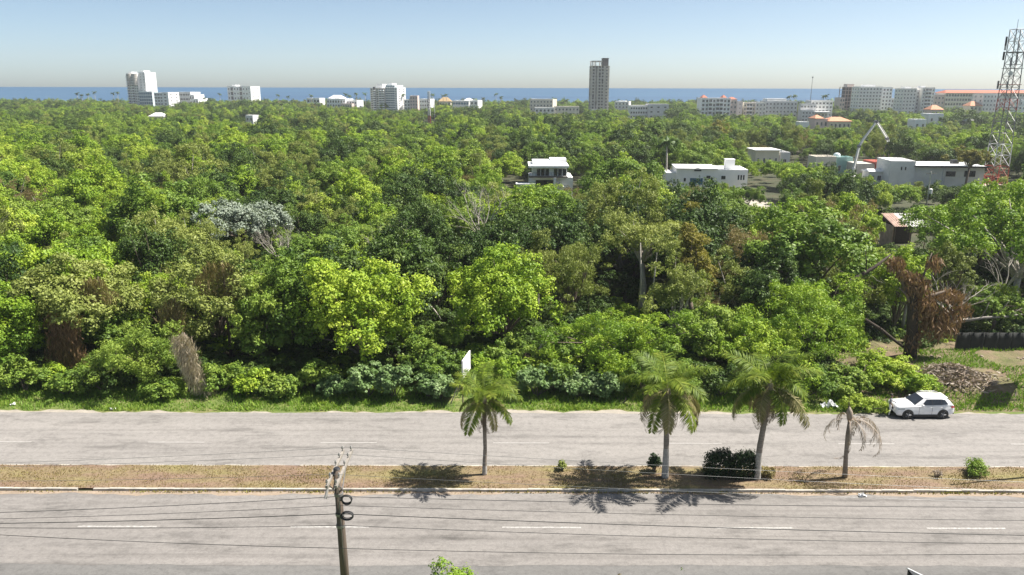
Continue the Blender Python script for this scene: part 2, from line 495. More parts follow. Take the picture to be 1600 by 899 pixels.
# median: raised bed between two kerbs
sheet('median', -XW, XW, Y_MED0 + 0.16, Y_MED1 - 0.165, 0.10, M['median'], 300, 6,
      zf=lambda x, y: 0.05 * math.sin(x * 0.7) * math.sin(y * 2.1) * 0.5 + 0.03 * math.sin(x * 2.9 + y * 3))
def kerb(y0, y1, top, wear):
    mb = MB(); x = -XW; r = random.Random(int(y0 * 100))
    while x < XW:
        L = 1.0
        dz = r.uniform(-0.02, 0.012); dy = r.uniform(-0.012, 0.012)
        if r.random() > wear: mb.span((x + 0.006, y0 + dy, 0.0), (x + L - 0.006, y1 + dy, top + dz))
        x += L
    o = mb.build('kerb', M['kerb'])
    return tag(o, kind='structure')
kerb(Y_MED0, Y_MED0 + 0.16, 0.17, 0.02)
kerb(Y_MED1 - 0.16, Y_MED1, 0.06, 0.05)
# dirt gutter with rubbish along the near kerb
sheet('kerb_gutter', -XW, XW, Y_MED0 - 0.32, Y_MED0, 0.014, M['dirt'], 760, 1, edge=lambda x, t: wob(x, 7.0) * 0.42 * (1 - t))

# painted lane dashes
def dash(road, xa, xb, y, w, mat):
    mb = MB()
    mb.face([(xa, y - w / 2, 0.0145), (xb, y - w / 2, 0.0145), (xb, y + w / 2, 0.0145), (xa, y + w / 2, 0.0145)])
    return mb.build('lane_marking', mat, road)
yl = at_ground(800, 824.5).y
x0 = at_ground(785, 824.5).x; x1 = at_ground(908, 825).x; sp = at_ground(1117, 826).x - x0
for k in range(-6, 7): dash(near_road, x0 + k * sp, x1 + k * sp, yl, 0.13, M['marking'])
yf = at_ground(800, 692.5).y
x0 = at_ground(230, 692.5).x; x1 = at_ground(318, 692.5).x; sp = 12.2
for k in range(-8, 11): dash(far_road, x0 + k * sp, x1 + k * sp, yf, 0.12, M['marking_worn'])

# bare, raised ground on the right beyond the car; pale tracks between the houses
def mound_z(x, y):
    a = max(0.0, min(1.0, (y - (Y_VERGE0 + 1.4)) / 6.0)); b_ = max(0.0, min(1.0, (x - 30.5) / 4.0))
    return (a * a * (3 - 2 * a)) * b_ * 0.9 + 0.10 * b_ * a * math.sin(x * 1.7) * math.sin(y * 1.3)
mo = sheet('bare_slope', 29, 62, Y_VERGE0 + 0.5, 72, 0.008, M['soil_pile'], 66, 36, zf=mound_z)
def slope_mat():
    m, nt, b = nodes_of('slope_earth')
    p = position(nt)
    f = noise(nt, p, 0.35, 6, 0.7); g = noise(nt, p, 4, 6, 0.7)
    c = ramp(nt, f, [(0.32, (0.20, 0.135, 0.10)), (0.5, (0.165, 0.14, 0.075)), (0.68, (0.095, 0.115, 0.03))])
    c = mixc(nt, 0.9, c, ramp(nt, g, [(0.3, (0.65, 0.63, 0.62)), (0.7, (1.25, 1.2, 1.15))]), 'MULTIPLY')
    nt.links.new(c, b.inputs['Base Color']); b.inputs['Roughness'].default_value = 0.95
    bump(nt, b, g, 0.8, 0.12)
    return m
mo.data.materials.clear(); mo.data.materials.append(slope_mat())

# ------------------------------------------------------------------ foliage generators
def rs(seed): return np.random.RandomState(seed)

def unit(v):
    return v / (np.linalg.norm(v, axis=-1, keepdims=True) + 1e-9)

def leaves_at(R, pos, nrm, L, W, droop=0.25, Lvar=0.35):
    """rhombic leaves (slightly folded) at pos with given normals -> (n,4,3)"""
    n = len(pos)
    t = unit(np.cross(nrm, unit(R.normal(size=(n, 3)))))
    t[:, 2] -= droop; t = unit(t)
    s = unit(np.cross(nrm, t)); nn = unit(np.cross(t, s))
    l = (L * (1 + Lvar * R.uniform(-1, 1, n)))[:, None]; w = l * W
    fold = nn * w * 0.22
    return np.stack([pos - t * l * 0.5, pos + s * w * 0.5 + fold, pos + t * l * 0.5, pos - s * w * 0.5 + fold], 1)

def crown_arrays(seed, R_, z0, z1, nl, lr, nleaf, L, W=0.55, droop=0.25, up=0.45, jitter=0.32, lowcut=-0.35, irregular=0.3, fill=0.25, tint_lobe=0.2, leaf_more=1.65, leaf_size=0.78):
    """crown of leafy clumps spread through an uneven ellipsoid"""
    R = rs(seed)
    d = unit(R.normal(size=(nl * 3, 3))); d = d[d[:, 2] > lowcut][:nl]; nl = len(d)
    ph = R.uniform(0, 6.28, 6)
    bulge = 1 + irregular * (np.sin(d[:, 0] * 3.1 + ph[0]) * np.sin(d[:, 1] * 2.7 + ph[1]) + 0.6 * np.sin(d[:, 2] * 4 + ph[2] + d[:, 0] * 5))
    rad = np.where(R.rand(nl) < fill, R.uniform(0.2, 0.65, nl), R.uniform(0.74, 1.0, nl)) * bulge
    zc, rz = (z0 + z1) / 2, (z1 - z0) / 2
    lrad = lr * R.uniform(0.6, 1.35, nl)
    c = d * rad[:, None] * np.array([max(R_ - lr * 0.7, 0.2), max(R_ - lr * 0.7, 0.2), max(rz - lr * 0.55, 0.2)]) + np.array([0, 0, zc])
    # each bough carries several sprays of leaves of uneven size
    ns = 9
    sd = unit(R.normal(size=(nl, ns, 3)) + d[:, None, :] * 0.5 + np.array([0, 0, 0.3]))
    sc = (c[:, None, :] + sd * (lrad[:, None, None] * R.uniform(0.45, 1.0, (nl, ns, 1))) * np.array([1, 1, 0.8])).reshape(-1, 3)
    sr = (lrad[:, None] * R.uniform(0.22, 0.62, (nl, ns))).reshape(-1); sd = sd.reshape(-1, 3)
    wgt = sr ** 2; wgt = wgt / wgt.sum()
    nleaf = int(nleaf * leaf_more)
    si = R.choice(nl * ns, nleaf, p=wgt); idx = si // ns
    ld = unit(R.normal(size=(nleaf, 3)) + sd[si] * 0.6 + np.array([0, 0, 0.2]))
    r = sr[si] * np.where(R.rand(nleaf) < 0.12, R.uniform(1.0, 1.7, nleaf), 0.4 + 0.65 * R.rand(nleaf) ** 0.6)
    pos = sc[si] + ld * r[:, None] * np.array([1, 1, 0.75])
    L = L * leaf_size
    spray = R.uniform(-1, 1, nl * ns)
    nrm = unit(ld * 0.75 + np.array([0, 0, up]) + R.normal(size=(nleaf, 3)) * jitter)
    pos[:, 2] = np.maximum(pos[:, 2], 0.08)
    lt = 0.5 + tint_lobe * R.uniform(-1, 1, nl)
    tint = np.clip(lt[idx] + 0.10 * spray[si] + 0.10 * R.normal(size=nleaf), 0.02, 0.98)
    V = leaves_at(R, pos, nrm, L, W, droop)
    return V, tint, c, lrad

def limbs(mb, seed, centers, base_h, r0, nmax=12, lean=(0, 0), z_from=0.0, m=0):
    """tapered trunk that forks into limbs reaching the clumps"""
    R = random.Random(seed)
    top = Vector((lean[0] * 0.5 + R.uniform(-0.3, 0.3), lean[1] * 0.5 + R.uniform(-0.3, 0.3), base_h))
    p1 = Vector((R.uniform(-0.2, 0.2), R.uniform(-0.2, 0.2), base_h * 0.5))
    mb.tube([(0, 0, -0.25 + z_from), (0, 0, 0.15), p1, top], [r0 * 1.5, r0 * 1.1, r0 * 0.9, r0 * 0.75], 8, m)
    cs = list(range(len(centers))); R.shuffle(cs)
    for i in cs[:nmax]:
        c = Vector(centers[i])
        mid = top.lerp(c, 0.5) + Vector((R.uniform(-0.4, 0.4), R.uniform(-0.4, 0.4), R.uniform(0, 0.6)))
        mb.tube([top - Vector((0, 0, 0.1)), mid, c], [r0 * 0.55, r0 * 0.32, r0 * 0.1], 5, m, cap=False)

# tree kinds: several shapes of each, made once and shared by the copies
KIND = {}
def add_kind(kind, leafmat, shapes, bark='bark'):
    KIND[kind] = []
    for (seed, R_, z0, z1, nl, lr, nleaf, L, kw) in shapes:
        V, t, c, lrad = crown_arrays(seed, R_, z0, z1, nl, lr, nleaf, L, **kw)
        me = quad_mesh(kind + '_crown', V, t, M[leafmat])
        mb = MB(); limbs(mb, seed, c, max(z0 * 1.1, 0.6), 0.035 * z1 / 2 + 0.03, 14)
        KIND[kind].append((me, mb.mesh(kind + '_trunk', M[bark], True), z1, R_))
add_kind('bright', 'leaf_bright', [
    (11, 3.9, 1.6, 9.0, 44, 1.05, 8600, 0.36, dict()),
    (12, 4.4, 2.0, 9.0, 52, 1.0, 9200, 0.36, dict(irregular=0.42)),
    (13, 3.4, 1.4, 9.0, 40, 0.95, 7600, 0.34, dict(irregular=0.36))])
add_kind('mid', 'leaf_mid', [
    (21, 4.0, 1.7, 9.0, 46, 1.0, 8600, 0.34, dict(irregular=0.35)),
    (22, 3.5, 1.8, 9.0, 42, 0.92, 7600, 0.32, dict(irregular=0.45)),
    (23, 4.6, 2.2, 9.0, 58, 1.0, 9600, 0.36, dict())])
add_kind('dark', 'leaf_dark', [
    (31, 4.2, 1.5, 9.0, 50, 1.1, 9000, 0.36, dict()),
    (32, 3.6, 1.3, 9.0, 44, 1.0, 8000, 0.32, dict(irregular=0.38))])
add_kind('olive', 'leaf_olive', [
    (41, 3.8, 1.8, 9.0, 56, 0.8, 8200, 0.33, dict(W=0.36, jitter=0.8, irregular=0.42)),
    (42, 3.3, 1.6, 9.0, 48, 0.75, 7200, 0.32, dict(W=0.34, jitter=0.8, irregular=0.5)),
    (43, 4.4, 2.4, 9.0, 60, 0.8, 8600, 0.34, dict(W=0.36, jitter=0.8, irregular=0.4))], 'bark_pale')
add_kind('yellow', 'leaf_yellow', [
    (51, 3.6, 1.6, 9.0, 44, 0.95, 8000, 0.34, dict(irregular=0.3)),
    (52, 4.2, 2.2, 9.0, 50, 0.9, 8400, 0.34, dict(irregular=0.4))])
add_kind('feather', 'leaf_bright', [
    (61, 3.6, 1.2, 9.0, 70, 0.72, 9600, 0.34, dict(W=0.26, jitter=0.6, irregular=0.5, up=0.7, droop=0.1)),
    (62, 3.0, 1.0, 9.0, 60, 0.66, 8200, 0.32, dict(W=0.26, jitter=0.6, irregular=0.55, up=0.7, droop=0.1))])
add_kind('dry', 'leaf_brown', [
    (71, 3.4, 2.2, 9.0, 60, 0.6, 4200, 0.30, dict(W=0.2, jitter=0.9, irregular=0.4)),
    (72, 3.0, 2.0, 9.0, 50, 0.55, 3600, 0.30, dict(W=0.2, jitter=0.9, irregular=0.5))], 'bark_pale')

LABEL = {
    'bright': 'bright green broadleaf tree with a full rounded crown in the forest',
    'mid': 'mid green broadleaf tree with an uneven crown in the forest',
    'dark': 'dense dark green tree with a heavy crown in the forest',
    'olive': 'grey olive small-leaved tree with a loose crown in the forest',
    'yellow': 'yellow green tree with fresh leaves in the forest',
    'feather': 'light green feathery tree with fine leaves in the forest',
    'dry': 'half-dry brownish twiggy tree in the forest'}
GROUP = {k: 'forest trees, ' + k.replace('mid', 'mid green') for k in LABEL}
CROWN_OBJ = {}
# things one can find, to say which tree is meant
LANDMARKS = [(at_dist(px, py, d_).x, d_, nm) for px, py, d_, nm in (
    (560, 500, 64, 'large yellow-green edge tree'), (785, 480, 70, 'tall fresh green tree'), (372, 335, 101, 'silver-leaved tree'), (235, 310, 116, 'rounded yellow-green tree'),
    (100, 530, 62, 'brown vine curtain'), (290, 580, 60, 'straw-coloured vine column'), (752, 330, 97, 'leafless grey tree'), (850, 275, 168, 'white villa'), (1100, 275, 176, 'white bungalow'),
    (1180, 395, 88, 'brownish olive tree'), (1010, 400, 84, 'pale-stemmed tree'), (1440, 480, 65, 'vine-covered dead tree'), (1420, 360, 118, 'sheet-metal shed'), (1530, 400, 84, 'huge spreading tree'),
    (1460, 270, 196, 'long grey workshop house'), (1455, 300, 152, 'service pole'), (1268, 500, 66, 'feathery thicket tree'), (970, 550, 64, 'low bushy tree'), (1200, 320, 140, 'pale dirt track'), (470, 480, 66, 'large mid green edge tree'), (893, 420, 78, 'drooping olive tree'))]
def place_words(x, y):
    lx, ly, nm = min(LANDMARKS, key=lambda l: (l[0] - x) ** 2 + ((l[1] - y) * 0.8) ** 2)
    dd = math.hypot(lx - x, ly - y)
    if dd < 9: return 'right beside the ' + nm
    far = ' some way' if dd < 28 else ' deep in the forest' if dd < 50 else ' far off'
    if y - ly > abs(x - lx) * 0.6: return far.strip() + ' behind the ' + nm
    if ly - y > abs(x - lx) * 0.6: return far.strip() + ' roadward of the ' + nm
    return far.strip() + ' level with the ' + nm
KWORD = {'bright': 'bright green full-crowned', 'mid': 'mid green uneven-crowned', 'dark': 'dense dark green', 'olive': 'loose grey-olive', 'yellow': 'fresh yellow-green', 'feather': 'light green feathery', 'dry': 'half-dry brownish twiggy'}
TREES = []           # (x, y, radius)
def tree(x, y, h, kind, width=None, label=None, group=None, var=None, seed=None, name=None, mat=None):
    R = random.Random(seed if seed is not None else int(x * 131 + y * 977))
    vi = R.randrange(len(KIND[kind])) if var is None else var % len(KIND[kind])
    cm, tm, h0, r0 = KIND[kind][vi]
    sz = h / h0; sx = sz if width is None else (width / 2) / r0
    hw = 'low' if h < 6.6 else 'tall' if h > 9.6 else 'middling'
    lab = label or '%s %s tree %s' % (hw, KWORD[kind], place_words(x, y))
    t = thing(name or 'forest_tree', (x, y, 0), lab, 'tree', group if label else GROUP[kind], R.uniform(0, 6.28), (sx, sx, sz))
    cr = inst('crown', cm, t); inst('trunk', tm, t)
    if mat:
        cr.data = cm.copy(); cr.data.materials.clear(); cr.data.materials.append(M[mat])
    elif (kind, vi) not in CROWN_OBJ: CROWN_OBJ[(kind, vi)] = cr
    TREES.append((x, y, r0 * sx))
    return t

def tree_px(px, top, wpx, d, kind, **kw):
    p = at_dist(px, top, d)
    return tree(p.x, d, p.z, kind, width=wpx * px_m(px, d, (top + 480) / 2), **kw)

# ------------------------------------------------------------------ what must stay open: plots, tracks, sight lines over low scrub
EXCL = []            # (x, y, r) discs without forest trees
SIGHT = []           # (px0, px1, lowest visible row, distance): plants nearer than this stay below that row
def keep_clear(x, y, r): EXCL.append((x, y, r))
def sight(px0, px1, row, d): SIGHT.append((px0, px1, row, d))

# ------------------------------------------------------------------ buildings
def window_mesh(w, h, glass='glass', frame='white_paint', mull=1):
    """frame bars round a dark pane, facing -Y, hung on the wall face at y = 0"""
    mb = MB(); t = 0.07; p = 0.06
    mb.span((-w / 2, -0.012, -h / 2), (w / 2, 0.05, h / 2), 1)
    mb.span((-w / 2 - t, -p, -h / 2 - t), (-w / 2, 0.02, h / 2 + t)); mb.span((w / 2, -p, -h / 2 - t), (w / 2 + t, 0.02, h / 2 + t))
    mb.span((-w / 2, -p, h / 2), (w / 2, 0.02, h / 2 + t)); mb.span((-w / 2 - 0.04, -p - 0.08, -h / 2 - t - 0.03), (w / 2 + 0.04, 0.02, -h / 2))
    for k in range(1, mull + 1):
        x = -w / 2 + w * k / (mull + 1); mb.span((x - 0.025, -p * 0.6, -h / 2), (x + 0.025, 0.0, h / 2))
    return mb.mesh('window', [M[frame], M[glass]])

def block(root, x0, x1, y0, y1, z0, z1, wall, rows=0, cols=0, wfrac=0.5, hfrac=0.5, side_cols=0, balcony=(), band=None, roof='roof_white', parapet=0.7, glass='glass', side=1, frame='off_white', rail='white_paint'):
    """one wing of a building: walls with window openings dressed in frames, floor ledges, balconies, parapet and roof deck"""
    mb = MB()
    mb.span((x0, y0, z0), (x1, y1, z1))
    if parapet:
        t = 0.25
        mb.span((x0, y0, z1), (x1, y0 + t, z1 + parapet)); mb.span((x0, y1 - t, z1), (x1, y1, z1 + parapet))
        mb.span((x0, y0 + t, z1), (x0 + t, y1 - t, z1 + parapet)); mb.span((x1 - t, y0 + t, z1), (x1, y1 - t, z1 + parapet))
    w = mb.build('wall', M[wall], root)
    r = MB(); r.span((x0 + 0.26, y0 + 0.26, z1 + 0.003), (x1 - 0.26, y1 - 0.26, z1 + 0.12))
    r.build('roof', M[roof], root)
    if rows:
        fh = (z1 - z0) / rows
        if cols:
            bw = (x1 - x0) / cols
            wm = window_mesh(bw * wfrac, fh * hfrac, glass, frame)
            bm = None; lm = window_mesh(bw * 0.8, fh * 0.74, glass, frame) if balcony else None
            if balcony:
                b2 = MB(); bwid = bw * 0.86; dp = 1.3
                b2.span((-bwid / 2, -dp, -0.1), (bwid / 2, 0.0, 0.1))
                b2.span((-bwid / 2, -dp, 0.1), (bwid / 2, -dp + 0.12, 0.95))
                b2.span((-bwid / 2, -dp + 0.12, 0.1), (-bwid / 2 + 0.1, 0, 0.95)); b2.span((bwid / 2 - 0.1, -dp + 0.12, 0.1), (bwid / 2, 0, 0.95))
                bm = b2.mesh('balcony', M[rail])
            for i in range(rows):
                for j in range(cols):
                    cx = x0 + bw * (j + 0.5); cz = z0 + fh * (i + 0.52)
                    inst('window', lm if (lm and j in balcony) else wm, w, (cx, y0 - 0.004, cz))
                    if bm and j in balcony and i > 0: inst('balcony', bm, w, (cx, y0 - 0.004, z0 + fh * i))
        if side_cols:
            bw = (y1 - y0) / side_cols
            wm = window_mesh(bw * wfrac * 0.8, fh * hfrac, glass, frame)
            sx = x1 + 0.004 if side > 0 else x0 - 0.004
            for i in range(rows):
                for j in range(side_cols):
                    inst('window', wm, w, (sx, y0 + bw * (j + 0.5), z0 + fh * (i + 0.52)), (0, 0, math.pi / 2 * side))
        if band:
            for i in range(1, rows + 1):
                b2 = MB(); e = 0.22
                z = z0 + fh * i
                b2.span((x0 - e, y0 - e, z - 0.14), (x1 + e, y1 + e, z + 0.14 if i < rows else z - 0.01))
                b2.build('ledge', M[band], root)
    return w

def pitched(root, x0, x1, y0, y1, z, h, mat, over=0.5, hip=0.3):
    """hipped roof shell with eaves"""
    mb = MB()
    x0 -= over; x1 += over; y0 -= over; y1 += over
    yr = (y0 + y1) / 2; i = (x1 - x0) * hip
    A, B, C, D = (x0, y0, z), (x1, y0, z), (x1, y1, z), (x0, y1, z); E, F = (x0 + i, yr, z + h), (x1 - i, yr, z + h)
    for f in ((A, B, F, E), (B, C, F), (C, D, E, F), (D, A, E), (D, C, B, A)): mb.face(f)
    mb.span((x0 - 0.05, y0 - 0.05, z - 0.22), (x1 + 0.05, y1 + 0.05, z - 0.004))
    return mb.build('roof', M[mat], root)

class Bld:
    """a building laid out from its sight lines: local frame with the origin at the middle of its street front"""
    def __init__(s, name, label, px0, px1, d, base_row, yaw=0.0, clear=True, cat='building', group=None):
        s.d = d
        a = at_dist(px0, base_row, d); b_ = at_dist(px1, base_row, d)
        s.xc = (a.x + b_.x) / 2; s.px0 = px0; s.px1 = px1; s.row = base_row
        s.root = thing(name, (s.xc, d, 0), label, cat, group, yaw)
        if clear:
            wm = b_.x - a.x
            n = max(1, int(wm / 14))
            for k in range(n + 1): keep_clear(a.x + wm * k / n, d + 7, 10)
            sight(px0, px1, base_row, d)
    def x(s, px): return at_dist(px, s.row, s.d).x - s.xc
    def z(s, row): return at_dist((s.px0 + s.px1) / 2, row, s.d).z

def dist_of_row(row, tree_h=7.5):
    r = ray(800, row); return -(H - tree_h) / r.z * r.y

def roof_box(b, px0, px1, row, zb, y0, y1, mat='white_paint'):
    mb = MB(); mb.span((b.x(px0), y0, zb + 0.121), (b.x(px1), y1, b.z(row)))
    return mb.build('roof_house', M[mat], b.root)

# --- far left: white tower on the coast, its glass annex and terraces
b = Bld('apartment_tower', 'tall white coastal apartment tower with grey rounded balcony stacks and blank bright end wall', 197, 234, 830, 163, yaw=math.radians(-24))
zt = b.z(116)
block(b.root, b.x(197), b.x(221), 0, 17, 0, zt, 'off_white', 14, 5, 0.45, 0.5, balcony=(0, 2), roof='roof_white')
block(b.root, b.x(221) + 0.02, b.x(234), 2.0, 16, 0, b.z(114), 'white_paint', 14, 2, 0.25, 0.35)
for pxa in (204.5, 216.5):
    mb = MB(); x = b.x(pxa); zb = b.z(133)
    for k in range(7):
        z = zb + (zt - zb) * k / 6.5
        pts = [(x + 3.0 * math.cos(math.pi + math.pi * i / 10), 3.4 * math.sin(math.pi + math.pi * i / 10) - 0.02, z) for i in range(11)]
        mb.face(pts); mb.face([(p[0], p[1], z + 0.3) for p in reversed(pts)])
        for i in range(10): mb.face([pts[i], pts[i + 1], (*pts[i + 1][:2], z + 1.3), (*pts[i][:2], z + 1.3)])
    mb.build('balcony_stack', M['concrete'], b.root)
roof_box(b, 199, 206, 112.5, zt, 2, 9); roof_box(b, 222, 229, 110.5, b.z(114), 4, 12)
b = Bld('office_block', 'pale blue glass-fronted block beside the white coastal tower', 219, 240, 815, 165)
block(b.root, b.x(219), b.x(239.5), 0, 14, 0, b.z(144), 'pale_blue', 6, 6, 0.8, 0.7, glass='glass_blue')
b = Bld('apartment_block', 'white block with three window rows right of the glass-fronted block', 240, 269, 800, 167, yaw=math.radians(-18))
block(b.root, b.x(240), b.x(257), 0, 15, 0, b.z(146), 'white_paint', 6, 3, 0.7, 0.4, roof='roof_white')
block(b.root, b.x(257) + 0.02, b.x(269), -1.5, 14, 0, b.z(145.5), 'white_paint', 6, 1, 0.3, 0.3, side_cols=2)
b = Bld('terraced_hotel', 'long low white terraced hotel stepping down towards the sea', 266, 314, 850, 161, yaw=math.radians(-18))
block(b.root, b.x(266), b.x(296), 4, 20, 0, b.z(145), 'grey_wall', 4, 6, 0.8, 0.35, band='white_paint')
block(b.root, b.x(296) + 0.02, b.x(305), 2, 18, 0, b.z(149), 'white_paint', 3, 2)
block(b.root, b.x(305) + 0.02, b.x(314), 0, 16, 0, b.z(155), 'white_paint', 2, 2)
# --- white hotel block
b = Bld('hotel_block', 'wide white hotel block with paired dark loggias behind a dark tree', 351, 399, 880, 156, yaw=math.radians(-24))
block(b.root, b.x(351), b.x(393), 0, 15, 0, b.z(136), 'white_paint', 5, 7, 0.35, 0.35, balcony=(1, 4))
block(b.root, b.x(393) + 0.02, b.x(399), -1, 14, 0, b.z(136), 'white_paint', 6, 1, 0.2, 0.2, side_cols=2)
roof_box(b, 357, 364, 133, b.z(136), 3, 10)
b = Bld('small_house', 'tiny white cube house alone in the forest below the hotel block', 383, 397, 480, 193, yaw=math.radians(-20))
block(b.root, b.x(383), b.x(397), 0, 6, 0, b.z(182), 'white_paint', 2, 2, 0.35, 0.4)
b = Bld('low_house', 'long pale roofed house sunk in trees below the coastal tower', 232, 256, 540, 186)
block(b.root, b.x(233), b.x(255), 0, 9, 0, b.z(184), 'off_white', 2, 3); pitched(b.root, b.x(233), b.x(255), 0, 9, b.z(184) + 0.9, 2.4, 'grey_wall')
# --- middle left
b = Bld('low_house', 'low white flat house at the left end of the coastal row', 478, 501, 780, 161, yaw=math.radians(-18))
block(b.root, b.x(478), b.x(501), 0, 10, 0, b.z(154.5), 'white_paint', 3, 4, 0.6)
b = Bld('resort_house', 'white gabled resort house with pinkish ground floor', 505, 560, 700, 168, yaw=math.radians(-18))
block(b.root, b.x(508), b.x(541), 0, 14, 0, b.z(156), 'white_paint', 4, 7, 0.5, 0.5)
pitched(b.root, b.x(511), b.x(530), 1, 12, b.z(155) + 0.7, 2.6, 'roof_white', 0.4, 0.2)
block(b.root, b.x(541) + 0.02, b.x(559), 2, 14, 0, b.z(158), 'white_paint', 4, 4, 0.5)
block(b.root, b.x(536), b.x(556), -4, -0.02, 0, b.z(163), 'pinkish', 3, 5, 0.5)
b = Bld('condo_tower', 'twin-winged condominium tower, cream wing and blue-grey balconied wing', 577, 626, 700, 173, yaw=math.radians(-24))
block(b.root, b.x(578), b.x(604), -2, 12, 0, b.z(139), 'cream', 12, 5, 0.5, 0.5, balcony=(1, 3, 4), band='white_paint')
block(b.root, b.x(604) + 0.02, b.x(621), 0, 14, 0, b.z(134.5), 'pale_blue', 13, 4, 0.6, 0.5, balcony=(0, 1, 2, 3), glass='glass_blue')
block(b.root, b.x(621) + 0.02, b.x(626), -1, 13, 0, b.z(138), 'white_paint', 12, 1, 0.3, 0.4, side_cols=2)
roof_box(b, 585, 596, 131.5, b.z(139), 2, 9); roof_box(b, 603, 613, 130.5, b.z(134.5), 3, 10)
mb = MB(); x = b.x(586); mb.span((x - 0.9, -2.9, 0), (x + 0.9, -2.02, b.z(136))); mb.build('stair_shaft', M['concrete_dark'], b.root)
b = Bld('apartment_block', 'pinkish grey apartment block beside the condominium tower', 632, 655, 690, 172)
block(b.root, b.x(632), b.x(641), 0, 12, 0, b.z(157), 'off_white', 5, 2); block(b.root, b.x(641) + 0.02, b.x(653), -1, 12, 0, b.z(151), 'pinkish', 6, 3, 0.4, 0.45)
b = Bld('apartment_block', 'white two-step block behind the radio mast', 655, 671, 720, 170, yaw=math.radians(-20))
block(b.root, b.x(655), b.x(671), 0, 12, 0, b.z(156), 'white_paint', 4, 4, 0.5, 0.4)
b = Bld('thatched_hall', 'tan thatch-roofed hall on the coast', 684, 705, 770, 163)
block(b.root, b.x(686), b.x(704), 0, 12, 0, b.z(159), 'cream', 2, 4, 0.5, 0.5, parapet=0); pitched(b.root, b.x(686), b.x(704), 0, 12, b.z(159) + 0.25, b.z(152.5) - b.z(159), 'thatch', 0.8, 0.32)
b = Bld('clinic_block', 'long low white block with central gable and glazed front', 706, 746, 720, 168, yaw=math.radians(-18))
block(b.root, b.x(706), b.x(733), 0, 14, 0, b.z(158.5), 'white_paint', 3, 6, 0.8, 0.45, band='white_paint', glass='glass_blue')
block(b.root, b.x(733) + 0.02, b.x(746), 3, 15, 0, b.z(158), 'white_paint', 3, 2); pitched(b.root, b.x(724), b.x(733), 1, 12, b.z(158.5) + 0.72, 2, 'roof_white', 0.2, 0.3)
# --- middle
b = Bld('apartment_block', 'cream three-storey block with dark square windows left of the concrete tower', 827, 866, 640, 174, yaw=math.radians(-18))
block(b.root, b.x(827), b.x(864), 0, 13, 0, b.z(156.5), 'cream', 5, 7, 0.35, 0.4)
b = Bld('row_house', 'low cream row building in front of the concrete tower foot', 836, 906, 600, 179)
block(b.root, b.x(836), b.x(866), 0, 10, 0, b.z(170), 'off_white', 3, 5, 0.5); block(b.root, b.x(866) + 0.02, b.x(905), 1, 11, 0, b.z(168), 'cream', 3, 7, 0.4, 0.4)

# concrete frame tower, unfinished
b = Bld('concrete_tower', 'tall unfinished grey concrete frame tower with open floors and rooftop frame', 921, 952, 640, 173)
R = b.root; X0, X1 = b.x(922.5), b.x(943.5); X2 = b.x(951); zt = b.z(103); NF = 17; D0, D1 = 0, 15
fh = zt / NF
sl = MB(); sl.span((X0 - 0.3, D0 - 0.5, -0.13), (X2 - 0.02, D1, 0.13)); slm = sl.mesh('floor_slab', M['concrete'])
for i in range(1, NF + 1): inst('floor_slab', slm, R, (0, 0, fh * i - 0.13))
cw = X1 - X0
for j in range(5):
    for k, yy in enumerate((0.3, 7.4, 14.4)):
        mb = MB(); x = X0 + 0.45 + (cw - 0.9) * j / 4; w_ = (1.3 if j in (0, 2, 4) else 0.9)
        mb.span((x - w_ / 2, yy - 0.35, 0), (x + w_ / 2, yy + 0.35, zt - 0.27)); mb.build('column', M['concrete'], R)
up = MB(); up.span((-cw * 0.09, 0, 0), (cw * 0.09, 0.2, 0.9)); upm = up.mesh('infill_panel', M['concrete'])
for i in range(NF):
    for j in (0, 1, 2, 3):
        if (i * 7 + j * 3) % 11 == 5: continue
        inst('infill_panel', upm, R, (X0 + 0.45 + (cw - 0.9) * (j + 0.5) / 4, 0.12, fh * i + 0.002))
mb = MB(); mb.span((X0 + 0.2, 3.2, 0), (X0 + cw * 0.27, 3.5, zt - 0.3)); mb.span((X0 + cw * 0.48, 3.2, 0), (X1, 3.5, zt - 0.3)); mb.build('shade_core_wall', M['concrete_dark'], R)  # set close behind the floors; shade of the openings is in its near-black colour
mb = MB(); mb.span((X1, 0.6, 0), (X2 - 0.25, D1 - 0.3, zt - 0.3)); sw = mb.build('side_wall', M['concrete'], R)
wm = window_mesh((X2 - X1) * 0.3, fh * 0.4, 'glass', 'concrete')
for i in range(NF): inst('window', wm, sw, ((X1 + X2) / 2 - 0.4, 0.595, fh * (i + 0.5)))
zr = b.z(95); zc = b.z(91.5)
mb = MB()
for x in (X0 + 0.6, X0 + cw * 0.3, X0 + cw * 0.72):
    for yy in (0.6, 13.4): mb.span((x - 0.35, yy - 0.35, zt + 0.002), (x + 0.35, yy + 0.35, zr - 0.8))
for yy in (0.6, 13.4): mb.span((X0, yy - 0.4, zr - 0.798), (X0 + cw * 0.8, yy + 0.4, zr))
mb.build('rooftop_frame', M['concrete'], R)
mb = MB(); mb.span((X0 + cw * 0.82, 1, zt + 0.002), (X2 - 1.2, 10, zc)); mb.span((X0 + cw * 0.80, 0.8, zc + 0.002), (X2 - 0.8, 10.2, zc + 0.35)); mb.build('stair_head', M['concrete_dark'], R)
mb = MB(); mb.span((b.x(921), -3, 0), (b.x(938), -0.8, b.z(171))); mb.build('site_hoarding', M['white_paint'], R)

